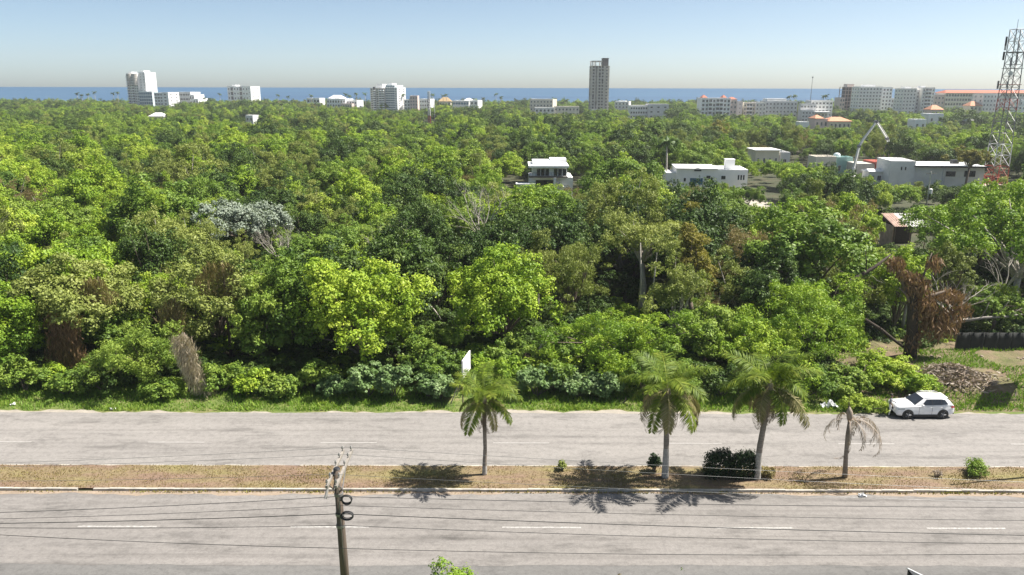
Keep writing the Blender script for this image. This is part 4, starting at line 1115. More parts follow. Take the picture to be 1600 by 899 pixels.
own_tree(235, 290, 78, 116, 'leaf_yellow', 'rounded bright yellow-green tree left of the silver tree', 116, 2.0, 55, 0.9, 8000, 0.33, irregular=0.2)
own_tree(215, 320, 70, 104, 'leaf_yellow', 'dull yellow-olive tree just below the rounded bright yellow-green tree', 117, 2.0, 55, 0.75, 7000, 0.31, W=0.35, irregular=0.3)
own_tree(1120, 192, 62, 300, 'leaf_gold', 'tree with bright yellow crown in the middle distance', 118, 2.0, 60, 1.3, 5000, 0.6, name='yellow_tree')
own_tree(1517, 232, 66, 188, 'leaf_gold', 'flat-topped orange-yellow flowering tree beside the lattice tower', 119, 4.5, 55, 0.9, 6000, 0.42, name='yellow_tree', lowcut=-0.1)
own_tree(380, 158, 48, 640, 'leaf_dark', 'dark rounded tree in front of the wide white hotel block', 120, 1.0, 60, 2.6, 4500, 1.1, name='dark_tree')
own_tree(1510, 172, 70, 400, 'leaf_dark', 'dark spreading tree right of the bright white box house', 121, 1.0, 70, 1.7, 5000, 0.8, name='dark_tree')
own_tree(1075, 165, 60, 500, 'leaf_dark', 'dark broad tree clump left of the red-turreted hotel', 122, 1.0, 60, 2.2, 4500, 0.9, name='dark_tree')
own_tree(655, 312, 95, 92, 'leaf_dark', 'deep green tree beside the bare grey tree', 123, 1.2, 70, 0.95, 10000, 0.33)
own_tree(625, 360, 95, 82, 'leaf_mid', 'mid green slender tree filling the gap between the two large bright trees', 124, 1.0, 60, 0.85, 9000, 0.32, irregular=0.4)
own_tree(10, 445, 70, 61, 'leaf_bright', 'bright green tree cut by the forest edge beside the vine curtain', 125, 0.4, 55, 0.8, 8500, 0.30, lowcut=-0.6)
own_tree(155, 455, 90, 66, 'leaf_mid', 'mid green tree pressed between the vine curtain and the olive creeper tree', 126, 0.6, 60, 0.8, 9000, 0.30, lowcut=-0.6)
own_tree(400, 430, 90, 64.5, 'leaf_mid', 'green creeper-hung tree left of the large mid green tree', 127, 0.4, 70, 0.75, 10000, 0.3, droop=0.7, irregular=0.4, lowcut=-0.7)
own_tree(1105, 475, 100, 66, 'leaf_mid', 'dark-based green shrub tree between the bushy tree and the thicket', 128, 0.1, 60, 0.8, 9000, 0.30, lowcut=-0.7)
own_tree(1345, 395, 110, 82, 'leaf_olive', 'olive tree with coarse leaves behind the slanting dead trunk', 129, 0.6, 70, 0.85, 9000, 0.36, W=0.35, jitter=0.8, lowcut=-0.6)
own_tree(1255, 310, 100, 108, 'leaf_bright', 'vivid green dense tree left of the sheet-metal shed', 130, 1.2, 60, 0.95, 8500, 0.34)
own_tree(1375, 560, 105, 61, 'leaf_bright', 'low bright leafy bush tree growing right behind the parked car', 131, 0.0, 60, 0.6, 9000, 0.28, W=0.4, lowcut=-0.8, irregular=0.35)
own_tree(1320, 575, 80, 59.6, 'leaf_mid', 'low green bush tree left of the bush behind the parked car', 132, 0.0, 45, 0.55, 7000, 0.27, lowcut=-0.8)
own_tree(1497, 380, 60, 74, 'leaf_olive', 'small yellowish tree entangled with the bare pale branches', 133, 2.5, 45, 0.6, 5000, 0.3, W=0.4, irregular=0.5)
own_tree(1560, 455, 80, 72, 'leaf_mid', 'small leafy tree overhanging the black mesh fence', 134, 2.2, 45, 0.6, 6000, 0.3, irregular=0.5)

# ------------------------------------------------------------------ bare and dead trees, fallen wood
def bare(name, base, h, spread, mat, label, seed, r0=0.12, depth=4, lean=(0, 0), cat='tree'):
    R = random.Random(seed)
    t = thing(name, base, label, cat)
    trunk = MB(); top = Vector((lean[0], lean[1], h * 0.45))
    trunk.tube([(0, 0, -0.2), top * 0.5 + Vector((R.uniform(-.15, .15), 0, 0)), top], [r0 * 1.3, r0, r0 * 0.8], 7)
    trunk.build('trunk', M[mat], t, True)
    def grow(mb, p, d, l, r, k):
        q = p + d * l; mid = p.lerp(q, 0.5) + Vector((R.uniform(-1, 1), R.uniform(-1, 1), R.uniform(-.5, 1))) * l * 0.1
        mb.tube([p, mid, q], [r, r * 0.8, r * 0.6], 5, cap=False)
        if k == 0: return
        for _ in range(R.choice((2, 3, 3))):
            nd = (d + Vector((R.uniform(-1, 1), R.uniform(-1, 1), R.uniform(-0.35, 0.8))) * 0.75).normalized()
            grow(mb, q if R.random() < 0.6 else mid, nd, l * R.uniform(0.6, 0.85), r * 0.55, k - 1)
    for i in range(5):
        mb = MB(); a = 2 * math.pi * (i + R.random()) / 5
        grow(mb, top * R.uniform(0.75, 1), Vector((math.cos(a) * spread, math.sin(a) * spread, 1)).normalized(), h * 0.24, r0 * 0.6, depth - 1)
        mb.build('branch', M[mat], t, True)
    return t
p = at_dist(752, 285, 97); bare('bare_tree', (p.x, 97, 0), p.z, 0.55, 'bark_pale', 'leafless grey tree with fine upright twigs in the forest', 1, 0.15, 5); TREES.append((p.x, 97, 2.5))
p = at_dist(435, 345, 92); bare('bare_tree', (p.x, 92, 0), p.z, 0.8, 'bark_pale', 'small leafless twiggy treetop right below the silver tree', 2, 0.1, 5)
p = at_dist(600, 340, 88); bare('bare_tree', (p.x, 88, 0), p.z, 0.8, 'bark_pale', 'pale dry twigs topping the trees above the yellow-green edge tree', 12, 0.1, 5)
p = at_dist(1428, 392, 73); bare('bare_tree', (p.x, 73, 0), p.z, 0.9, 'bark_pale', 'bleached bare tree with crooked branches behind the vine-covered dead tree', 3, 0.16, 4)
p = at_dist(1512, 400, 71); bare('bare_tree', (p.x, 71, 0), p.z, 1.2, 'bark_pale', 'bleached bare branches spreading above the black mesh fence', 4, 0.16, 4, lean=(-0.8, 0))
p = at_dist(1583, 370, 78); bare('bare_tree', (p.x, 78, 0), p.z, 0.4, 'bark_pale', 'tall pale bare stems under the huge spreading tree', 5, 0.14, 4)
for px, tp, d, sd in ((1003, 380, 80, 6), (1022, 395, 79, 7)):
    p = at_dist(px, tp, d); t = thing('bare_tree', (p.x, d, 0), 'straight pale bare stem below the pale-stemmed tree crown', 'tree', 'pale bare stems')
    mb = MB(); mb.tube([(0, 0, -0.2), (0.1, 0, p.z * 0.5), (-0.15 if sd == 6 else 0.3, 0, p.z)], [0.15, 0.11, 0.05], 6); mb.build('trunk', M['bark_pale'], t, True)

def log(name, a, b, r, mat, label, twigs=2, seed=0, cat='dead wood'):
    R = random.Random(seed); a = Vector(a); b = Vector(b)
    base = Vector((a.x, a.y, 0)); t = thing(name, base, label, cat); A = a - base; B = b - base
    mb = MB(); m1 = A.lerp(B, 0.35) + Vector((0, 0, 0.12)); m2 = A.lerp(B, 0.7) + Vector((0.08, 0, -0.06))
    mb.tube([A, m1, m2, B], [r * 1.1, r, r * 0.8, r * 0.4], 7); mb.build('trunk', M[mat], t, True)
    for k in range(twigs):
        q = A.lerp(B, R.uniform(0.3, 0.85)); e = q + Vector((R.uniform(-1, 1), R.uniform(-0.5, 0.5), R.uniform(0.2, 1.2))) * (B - A).length * 0.28
        mb = MB(); mb.tube([q, q.lerp(e, 0.5) + Vector((0.1, 0, 0.1)), e], [r * 0.4, r * 0.28, r * 0.1], 5); mb.build('branch', M[mat], t, True)
    return t
log('leaning_dead_tree', at_dist(1300, 462, 69.5), at_dist(1392, 398, 71.5), 0.20, 'bark_dark', 'dark dead trunk slanting up out of the thicket', 3, 1)
log('leaning_dead_tree', at_dist(1352, 500, 66), at_dist(1425, 552, 66), 0.16, 'bark_dark', 'dark broken limb slanting down to the vine-covered dead tree', 2, 2)
log('fallen_branch', at_dist(840, 552, 65), at_dist(858, 522, 66), 0.11, 'bark_pale', 'bleached forked branch sticking up left of the bushy tree', 2, 3)
log('fallen_branch', at_dist(1055, 516, 66), at_dist(1072, 500, 66.5), 0.12, 'bark_pale', 'bleached broken branch right of the bushy tree', 2, 4)
log('fallen_branch', at_dist(672, 478, 74), at_dist(690, 500, 73), 0.08, 'bark_pale', 'pale thin fallen branch in the forest gap', 2, 5)
log('fallen_tree', at_dist(1500, 503, 70), at_dist(1605, 490, 70), 0.13, 'wood_arm', 'grey fallen trunk lying across above the mesh fence', 3, 6)
log('fallen_tree', at_dist(1520, 497, 71), at_dist(1460, 515, 69.5), 0.12, 'bark_pale', 'thin pale limb joining the fallen trunk', 2, 7)
log('fallen_branch', at_dist(968, 640, 56.6), at_dist(978, 620, 57), 0.07, 'bark', 'short grey stick leaning in the verge grass', 1, 8)

def vine_mass(name, px, py0, py1, wpx, d, mat, label, seed, n=2600, slant=0.0, depth=1.6, trunk=None, L=0.62, W=0.06):
    """tangle of dry creepers hanging in a curtain"""
    R = rs(seed)
    a = at_dist(px, py0, d); z1 = a.z; z0 = max(0.05, at_dist(px, py1, d).z); w = wpx * px_m(px, d, (py0 + py1) / 2)
    t = thing(name, (a.x, d, 0), label, 'vine')
    strand = np.sort(R.rand(n // 9))
    idx = R.randint(0, len(strand), n); f = R.rand(n)   # n leaves on hanging strands
    x = (R.rand(len(strand)) - 0.5)[idx] * w * (1.15 - 0.55 * f) + R.normal(size=n) * 0.10 + slant * (1 - f)
    y = -(0.3 + 0.7 * R.rand(len(strand)))[idx] * depth * (0.5 + 0.5 * (1 - f)) * 0.8 + R.normal(size=n) * 0.1
    top_ = (1.0 - 0.35 * R.rand(len(strand)) ** 2)[idx]; bot_ = (0.45 * R.rand(len(strand)) ** 1.5)[idx]
    f = bot_ + (top_ - bot_) * f
    x = x * (1 + 0.25 * np.sin(f * 7 + seed)) + 0.25 * np.sin(f * 5 + strand[idx] * 9)
    pos = np.stack([x, y, z0 + (z1 - z0) * f], 1)
    nrm = unit(np.stack([R.normal(size=n) * 0.8, -np.ones(n), R.normal(size=n) * 0.5], 1))
    tv = unit(np.stack([R.normal(size=n) * 0.5 - slant * 0.18, R.normal(size=n) * 0.2, -np.ones(n)], 1))
    s = unit(np.cross(nrm, tv)); l = (L * R.uniform(0.5, 1.4, n))[:, None]; wd = l * W * R.uniform(0.6, 2.0, n)[:, None]
    pos[:, 2] = np.maximum(pos[:, 2], 0.5 * l[:, 0] * 0.9)
    V = np.stack([pos - tv * l / 2, pos + s * wd / 2, pos + tv * l / 2, pos - s * wd / 2], 1)
    tint = np.clip(0.45 + 0.25 * R.normal(size=n), 0, 1)
    link(bpy.data.objects.new('strands', quad_mesh('strands', V, tint, M[mat])), t)
    mb = MB(); mb.tube([(0, 0.3, -0.1), (slant * 0.4, 0.3, z1 * 0.5), (slant * 0.1, 0.3, z1)], [0.16, 0.12, 0.07], 6); mb.build('stem', M['bark'], t, True)
    return t
vine_mass('vine_curtain', 100, 478, 590, 62, 62.5, 'leaf_rust', 'brown dead vine curtain hanging below the yellow-green creeper', 1, 3000)
vine_mass('vine_curtain', 282, 522, 624, 26, 58.6, 'straw', 'pale straw-coloured dead vine column slanting down to the verge', 2, 3200, slant=1.5, depth=1.2)
vine_mass('vine_curtain', 270, 468, 530, 34, 63.5, 'leaf_brown', 'brown dead vine clump above the straw-coloured vine column', 3, 1400)
vine_mass('vine_curtain', 345, 408, 470, 74, 66.9, 'leaf_brown', 'dry brownish creeper patch on the olive creeper-covered tree', 4, 1500, depth=2.0)
vine_mass('vine_curtain', 150, 434, 480, 56, 64.9, 'leaf_brown', 'thin dry creeper patch between the creeper trees', 5, 1500, depth=1.6)

# vine-covered dead tree on the right
p = at_dist(1440, 405, 65.5)
t = thing('dead_tree', (p.x, 65.5, 0), 'thick dead tree wrapped in rust-brown dry vines beside the bare slope', 'tree')
mb = MB(); mb.tube([(0.2, 0, -0.2), (0.1, 0, p.z * 0.3), (-0.25, 0, p.z * 0.6), (-0.4, 0, p.z * 0.82)], [0.62, 0.5, 0.42, 0.3], 10); mb.build('trunk', M['bark_dark'], t, True)
for (e, r_) in (((-2.6, 0.3, p.z * 1.0), 0.16), ((2.2, -0.4, p.z * 0.72), 0.2), ((3.6, 0.4, p.z * 0.45), 0.14), ((-1.8, -0.3, p.z * 0.75), 0.12), ((1.0, 0.3, p.z * 1.05), 0.1)):
    mb = MB(); s = Vector((-0.2, 0, p.z * 0.55)); e = Vector(e); mb.tube([s, s.lerp(e, 0.5) + Vector((0, 0, 0.3)), e], [r_ * 1.3, r_, r_ * 0.4], 6); mb.build('limb', M['bark'], t, True)
R = rs(77); Vs = []; Ts = []
for (cx, cy, cz, rx, rz, n) in ((-0.2, -0.1, p.z * 0.76, 1.2, 1.1, 800), (0.6, -0.3, p.z * 0.58, 1.2, 1.6, 700), (1.6, -0.3, p.z * 0.42, 1.5, 1.9, 900), (2.9, -0.2, p.z * 0.40, 1.3, 1.4, 650), (-2.2, 0, p.z * 0.95, 0.9, 0.7, 350), (-1.3, 0, p.z * 0.85, 0.8, 0.5, 250), (2.9, 0, p.z * 0.66, 1.5, 0.6, 500), (4.2, 0, p.z * 0.52, 1.0, 0.9, 300), (0.2, -0.2, p.z * 0.25, 0.8, 1.4, 300), (1.2, 0, p.z * 0.95, 0.8, 0.8, 200)):
    d_ = unit(R.normal(size=(n, 3))); pos = np.array([cx, cy, cz]) + d_ * np.array([rx, rx * 0.8, rz]) * (R.rand(n) ** 0.45)[:, None]
    nrm = unit(R.normal(size=(n, 3))); tv = unit(np.stack([R.normal(size=n) * 0.55, R.normal(size=n) * 0.55, -np.ones(n)], 1)); s = unit(np.cross(nrm, tv))
    l = (0.55 * R.uniform(0.5, 1.5, n))[:, None]; wd = l * 0.14 * R.uniform(0.6, 1.8, n)[:, None]
    pos[:, 2] = np.maximum(pos[:, 2], 0.3)
    Vs.append(np.stack([pos - tv * l / 2, pos + s * wd / 2, pos + tv * l / 2, pos - s * wd / 2], 1)); Ts.append(np.clip(0.45 + 0.25 * R.normal(size=n), 0, 1))
link(bpy.data.objects.new('dry_vines', quad_mesh('dry_vines', np.concatenate(Vs), np.concatenate(Ts), M['leaf_rust'])), t)
TREES.append((p.x, 65.5, 2.0))

# ------------------------------------------------------------------ shrubs of the forest edge
def shrub(px, row_base, top, wpx, mat, label, seed, L=0.3, W=0.6, nleaf=3000, nl=26, lr=0.55, group=None, name='shrub', d=None, **kw):
    g = at_ground(px, row_base) if d is None else at_dist(px, row_base, d)
    d = g.y; p = at_dist(px, top, d); w = wpx * px_m(px, d, (top + row_base) / 2); z0g = 0.0
    kw.setdefault('lowcut', -0.2)
    V, tt, c, lrad = crown_arrays(seed, w / 2, -0.1, max(p.z, 0.5), nl, min(lr, w / 4), nleaf, L, W, **kw)
    t = thing(name, (p.x, d, 0), label, 'shrub', group)
    link(bpy.data.objects.new('foliage', quad_mesh('foliage', V, tt, M[mat])), t)
    mb = MB(); R = random.Random(seed)
    for k in range(6):
        e = Vector(c[k % len(c)]); mb.tube([(R.uniform(-.1, .1), R.uniform(-.1, .1), -0.1), e * 0.5, e], [0.05, 0.035, 0.015], 5, cap=False)
    mb.build('stems', M['bark'], t, True)
    return t
BG = 'big-leaved grey-green shrubs along the verge'
for i, (px, rb, tp, w) in enumerate((q[0], q[1] - 9, q[2] - 2, q[3]) for q in ((520, 626, 592, 60), (575, 628, 572, 62), (615, 630, 576, 66), (668, 630, 585, 52), (838, 628, 578, 66), (905, 630, 592, 58), (945, 629, 592, 52), (690, 631, 596, 44))):
    shrub(px, rb, tp, w, 'leaf_grey', 'grey-green shrub with large pale leaves ' + place_words(at_ground(px, rb).x, at_ground(px, rb).y), 200 + i, 0.30, 0.75, 3000, 34, 0.42, BG, 'big_leaf_shrub', up=0.7, irregular=0.5, jitter=0.5)
GG = 'green shrubs along the forest edge'
for i, (px, rb, tp, w, mt) in enumerate((q[0], q[1] - 9, q[2] - 2, *q[3:]) for q in ((30, 622, 560, 70, 'leaf_mid'), (100, 626, 585, 80, 'leaf_mid'), (160, 622, 570, 70, 'leaf_dark'), (250, 630, 596, 70, 'leaf_mid'), (345, 622, 570, 60, 'leaf_mid'), (395, 625, 585, 70, 'leaf_bright'), (445, 628, 590, 60, 'leaf_mid'),
        (490, 616, 565, 60, 'leaf_mid'), (690, 612, 545, 70, 'leaf_mid'), (752, 606, 560, 60, 'leaf_bright'), (772, 592, 545, 70, 'leaf_mid'), (800, 612, 560, 70, 'leaf_bright'), (870, 620, 565, 60, 'leaf_mid'), (880, 590, 520, 70, 'leaf_mid'), (1010, 628, 560, 80, 'leaf_mid'),
        (1070, 626, 570, 90, 'leaf_mid'), (1130, 628, 580, 90, 'leaf_dark'), (1265, 628, 570, 90, 'leaf_mid'), (1240, 634, 600, 50, 'leaf_bright'), (655, 590, 520, 70, 'leaf_mid'), (640, 570, 500, 60, 'leaf_dark'), (700, 575, 505, 70, 'leaf_mid'), (810, 580, 520, 60, 'leaf_mid'), (930, 600, 530, 80, 'leaf_bright'), (960, 470, 425, 70, 'leaf_dark'), (920, 520, 460, 70, 'leaf_dark'), (1040, 600, 520, 80, 'leaf_mid'), (1440, 626, 590, 50, 'leaf_bright'))):
    shrub(px, rb, tp, w, mt, {'leaf_mid': 'mid green leafy shrub ', 'leaf_bright': 'bright green leafy shrub ', 'leaf_dark': 'dark green leafy shrub '}[mt] + place_words(at_ground(px, rb).x, at_ground(px, rb).y), 300 + i, 0.26, 0.55, 2600, 30, 0.5, GG + ', ' + mt[5:], irregular=0.4)
shrub(1350, 641, 621, 62, 'leaf_yellow', 'low yellow-green weedy bush left of the standing person', 350, 0.2, 0.4, 2600, 20, 0.35, None, 'weed_bush')

# ------------------------------------------------------------------ forest fill
def blocked(x, y, r):
    for (ex, ey, er) in EXCL:
        if (x - ex) ** 2 + (y - ey) ** 2 < (er + r * 0.5) ** 2: return True
    return False
def project(x, y, z):
    v = CAM_ROT.transposed() @ Vector((x, y, z - H))
    return 800 + FPX * v.x / -v.z, 449.5 - FPX * v.y / -v.z
def cap_height(x, y, r, h):
    pa = project(x - r, y, h)[0]; pb_ = project(x + r, y, h)[0]
    for (p0, p1, row, d) in SIGHT:
        if y < d and pb_ > p0 and pa < p1:
            hz = at_dist((p0 + p1) / 2, row, y).z
            h = min(h, hz - 0.2)
    return h
KW = [('bright', 0.21), ('mid', 0.26), ('dark', 0.27), ('olive', 0.16), ('yellow', 0.04), ('feather', 0.11), ('dry', 0.045)]
def pick_kind(R, x, y):
    # stands of one kind: a slow patch pattern tips the choice
    s = math.sin(x * 0.045 + 1.3) * math.sin(y * 0.05 + x * 0.013)
    w = [(k, v * (1 + (1.2 * s if k in ('bright', 'feather') else -1.0 * s if k in ('dark', 'olive') else 0))) for k, v in KW]
    u = R.random() * sum(v for _, v in w)
    for k, v in w:
        u -= v
        if u <= 0: return k
    return 'mid'
R = random.Random(42)
cand = []
y = 60.0
while y < COAST - 12:
    step = 6.2 if y < 160 else 7.0 if y < 400 else 8.2
    xm = 0.69 * y + (14 if y < 200 else 25)
    x = -xm + R.uniform(0, step)
    while x < xm:
        xx = x + R.uniform(-1.6, 1.6); yy = y + R.uniform(-1.8, 1.8)
        k = pick_kind(R, xx, yy)
        h = R.gauss(8.1, 2.0) + (0.9 if k in ('dark', 'bright') else 0) + 0.8 * math.sin(xx * 0.03) * math.sin(yy * 0.021)
        if yy > 160: h += R.gauss(0, 0.9)
        if yy > 780: h *= 0.85
        if yy > 300 and R.random() < 0.05: h *= 1.4; k = R.choice(('dark', 'mid', 'dark'))
        h = max(4.6, min(12.5, h))
        x += step
        if yy < 66.5 or (yy < 72 and 26 < xx < 64): continue          # the edge is planted above
        if -9.5 < xx < 13.5 and yy < 76: continue                          # gap with low scrub
        r = 0.42 * h
        if blocked(xx, yy, r): continue
        if yy < 125 and any((xx - a) ** 2 + (yy - c) ** 2 < ((rr + r) * 0.62) ** 2 for a, c, rr in TREES if abs(yy - c) < 14): continue
        h2 = cap_height(xx, yy, r, h)
        if h2 < 2.2: continue
        cand.append((xx, yy, h2, k, R.uniform(0.72, 1.12)))
    y += step * 0.9
def in_view(c):
    px, py = project(c[0], c[1], c[2])
    return -60 < px < 1660
n_own = len(TREES)
vis = sorted([c for c in cand if in_view(c)], key=lambda c: -c[2] / c[1])
single = vis[:max(0, 292 - n_own)]
single_set = set(id(c) for c in single)
for i, c in enumerate(single):
    kn = c[3]; KR = KIND[kn]
    tree(c[0], c[1], c[2], kn, width=2 * c[4] * KR[i % len(KR)][3] * c[2] / 9.0 if c[2] > 5 else c[2] * 1.25, var=i, seed=i)
rest = [c for c in cand if id(c) not in single_set]

def scatter(name, pts, rot, scl, idx, objs, label=None):
    """one mass of plants: points carrying rotation, size and choice of plant"""
    me = bpy.data.meshes.new(name)
    me.from_pydata(pts, [], [])
    for nm, ty, data, key in (('rot', 'FLOAT', rot, 'value'), ('scl', 'FLOAT_VECTOR', np.array(scl, dtype=np.float32).reshape(-1), 'vector'), ('pick', 'INT', idx, 'value')):
        a = me.attributes.new(nm, ty, 'POINT'); a.data.foreach_set(key, np.array(data).reshape(-1))
    o = bpy.data.objects.new(name, me); link(o); tag(o, label, None, None, 'stuff')
    ng = bpy.data.node_groups.new(name + '_nodes', 'GeometryNodeTree')
    ng.interface.new_socket('Geometry', in_out='INPUT', socket_type='NodeSocketGeometry')
    ng.interface.new_socket('Geometry', in_out='OUTPUT', socket_type='NodeSocketGeometry')
    gi = ng.nodes.new('NodeGroupInput'); go = ng.nodes.new('NodeGroupOutput')
    iop = ng.nodes.new('GeometryNodeInstanceOnPoints'); jn = ng.nodes.new('GeometryNodeJoinGeometry')
    for ob in objs:
        oi = ng.nodes.new('GeometryNodeObjectInfo'); oi.transform_space = 'ORIGINAL'
        oi.inputs['Object'].default_value = ob; oi.inputs['As Instance'].default_value = True
        ng.links.new(oi.outputs['Geometry'], jn.inputs[0])
    def attr(nm, ty):
        n = ng.nodes.new('GeometryNodeInputNamedAttribute'); n.data_type = ty; n.inputs['Name'].default_value = nm; return n.outputs[0]
    cx = ng.nodes.new('ShaderNodeCombineXYZ'); ng.links.new(attr('rot', 'FLOAT'), cx.inputs[2])
    er = ng.nodes.new('FunctionNodeEulerToRotation'); ng.links.new(cx.outputs[0], er.inputs[0])
    ng.links.new(gi.outputs[0], iop.inputs['Points']); ng.links.new(jn.outputs[0], iop.inputs['Instance'])
    iop.inputs['Pick Instance'].default_value = True
    ng.links.new(attr('pick', 'INT'), iop.inputs['Instance Index'])
    ng.links.new(er.outputs[0], iop.inputs['Rotation']); ng.links.new(attr('scl', 'FLOAT_VECTOR'), iop.inputs['Scale'])
    ng.links.new(iop.outputs[0], go.inputs[0])
    md = o.modifiers.new('scatter', 'NODES'); md.node_group = ng
    return o
keys = sorted(CROWN_OBJ)
# each kind of tree in the mass is its own scatter, so its share stays as chosen
for kn in LABEL:
    ks = [k for k in keys if k[0] == kn]
    cs = [c for c in rest if c[3] == kn]
    if not ks or not cs: continue
    R = random.Random(5)
    scatter('forest', [(c[0], c[1], 0) for c in cs], [R.uniform(0, 6.28) for _ in cs],
            [(c[2] / 9 * c[4], c[2] / 9 * c[4], c[2] / 9) for c in cs], [R.randrange(len(ks)) for _ in cs], [CROWN_OBJ[k] for k in ks],
            {'bright': 'far forest of bright green trees', 'mid': 'far forest of mid green trees', 'dark': 'far forest of dark green trees', 'olive': 'far forest of grey olive trees', 'yellow': 'far forest of yellow-green trees', 'feather': 'far forest of light green feathery trees', 'dry': 'far forest of half-dry brownish trees'}[kn])

# low growth under and between the trees: one mass
UG = []
for i, (mt, sd) in enumerate((('leaf_mid', 1), ('leaf_dark', 2), ('leaf_bright', 3))):
    g = [o for o in COL.objects if o.name.startswith('foliage') and o.parent and o.data.materials[0] == M[mt] and o.parent.name.startswith('shrub')]
    UG.append(g[0])
R = random.Random(9); pts = []; rot = []; scl = []; idx = []
y = 61.0
while y < 150:
    st = 2.3 if y < 80 else 3.4
    xm = 0.69 * y + 12; x = -xm
    while x < xm:
        xx = x + R.uniform(-1, 1); yy = y + R.uniform(-1, 1); x += st
        if 28.5 < xx < 64 and yy < 69: continue
        if any((xx - a) ** 2 + (yy - c) ** 2 < (r * 0.7) ** 2 for a, c, r in EXCL): continue
        s = R.uniform(0.55, 1.15); hz = s * 2.0
        hc = cap_height(xx, yy, 1.5, hz)
        if hc < 0.5: continue
        pts.append((xx, yy, -0.05)); rot.append(R.uniform(0, 6.28)); scl.append((s, s, s * min(1, hc / hz) * R.uniform(0.6, 1.0))); idx.append(R.choice((0, 1, 1, 1)))  # mostly the dark leaf: shade in the gaps is put into the colour
    y += st
scatter('undergrowth', pts, rot, scl, idx, UG, 'low leafy undergrowth between the forest trees')

# ------------------------------------------------------------------ grass
def vnoise(x, y, cell, seed):
    """smooth random field in 0..1"""
    g = rs(seed).rand(257, 257); u = x / cell + 1000.5; v = y / cell + 1000.5
    i = np.floor(u).astype(int); j = np.floor(v).astype(int); fu = u - i; fv = v - j; fu = fu * fu * (3 - 2 * fu); fv = fv * fv * (3 - 2 * fv)
    a = g[i % 256, j % 256]; b = g[(i + 1) % 256, j % 256]; c = g[i % 256, (j + 1) % 256]; d = g[(i + 1) % 256, (j + 1) % 256]
    return (a * (1 - fu) + b * fu) * (1 - fv) + (c * (1 - fu) + d * fu) * fv

def blades(name, n, xr, yr, zf, mat, hmin, hmax, seed, label, dens=None, wfac=0.16):
    R = rs(seed)
    x = R.uniform(*xr, n * 2); y = R.uniform(*yr, n * 2)
    patch = np.clip(0.45 * vnoise(x, y * 1.6, 2.8, seed) + 0.35 * vnoise(x, y * 1.3, 0.9, seed + 7) + 0.30 * vnoise(x, y * 0.5, 9.0, seed + 3), 0, 1)
    keep = R.rand(n * 2) < np.clip(patch * 1.2, 0.15, 1)
    if dens is not None: keep &= dens(x, y)
    x = x[keep][:n]; y = y[keep][:n]; pt = patch[keep][:n]; m = len(x)
    h = R.uniform(hmin, hmax, m) * (0.5 + 0.8 * pt)
    a = R.uniform(0, 6.28, m); lean = R.normal(size=(m, 2)) * 0.45
    z = np.array([zf(a_, b_) for a_, b_ in zip(x, y)]) if zf else np.zeros(m)
    base = np.stack([x, y, z], 1); s = np.stack([np.cos(a), np.sin(a), np.zeros(m)], 1) * (h * wfac)[:, None]
    tip = base + np.stack([lean[:, 0] * h, lean[:, 1] * h, h], 1); mid = base * 0.5 + tip * 0.5 + np.array([0, 0, 0.1]) * h[:, None]
    V = np.stack([base - s, base + s, mid + s * 0.8, tip], 1)
    tint = np.clip(0.25 + 0.5 * pt + 0.16 * R.normal(size=m), 0, 1)
    o = bpy.data.objects.new(name, quad_mesh(name, V, tint, M[mat])); link(o)
    return tag(o, label, None, None, 'stuff')
wv = np.vectorize(lambda x: wob(x, 1.0) * 0.8)
blades('grass', 52000, (-50, 31), (Y_VERGE0 + 0.25, 61.5), None, 'grass', 0.08, 0.34, 3, 'bright green grass of the road verge', dens=lambda x, y: y > Y_VERGE0 + 0.35 + wv(x))
blades('weeds', 24000, (30, 60), (Y_VERGE0 + 0.6, 68), lambda x, y: mound_z(x, y), 'grass', 0.10, 0.34, 4, 'patchy weeds on the bare slope', dens=lambda x, y: (np.sin(x * 0.5 + 1) * np.sin(y * 0.7) > -0.1) | (y < Y_VERGE0 + 2.2))
blades('dry_grass', 42000, (-46, 46), (Y_MED0 + 0.2, Y_MED1 - 0.2), lambda x, y: 0.12, 'dry_grass', 0.03, 0.09, 5, 'short dry yellow-brown grass of the median', wfac=0.3)
blades('kerb_weeds', 2200, (-46, 46), (Y_MED0 - 0.22, Y_MED0 - 0.02), None, 'dry_grass', 0.05, 0.16, 6, 'dry weeds and leaf litter in the gutter along the kerb', wfac=0.3)

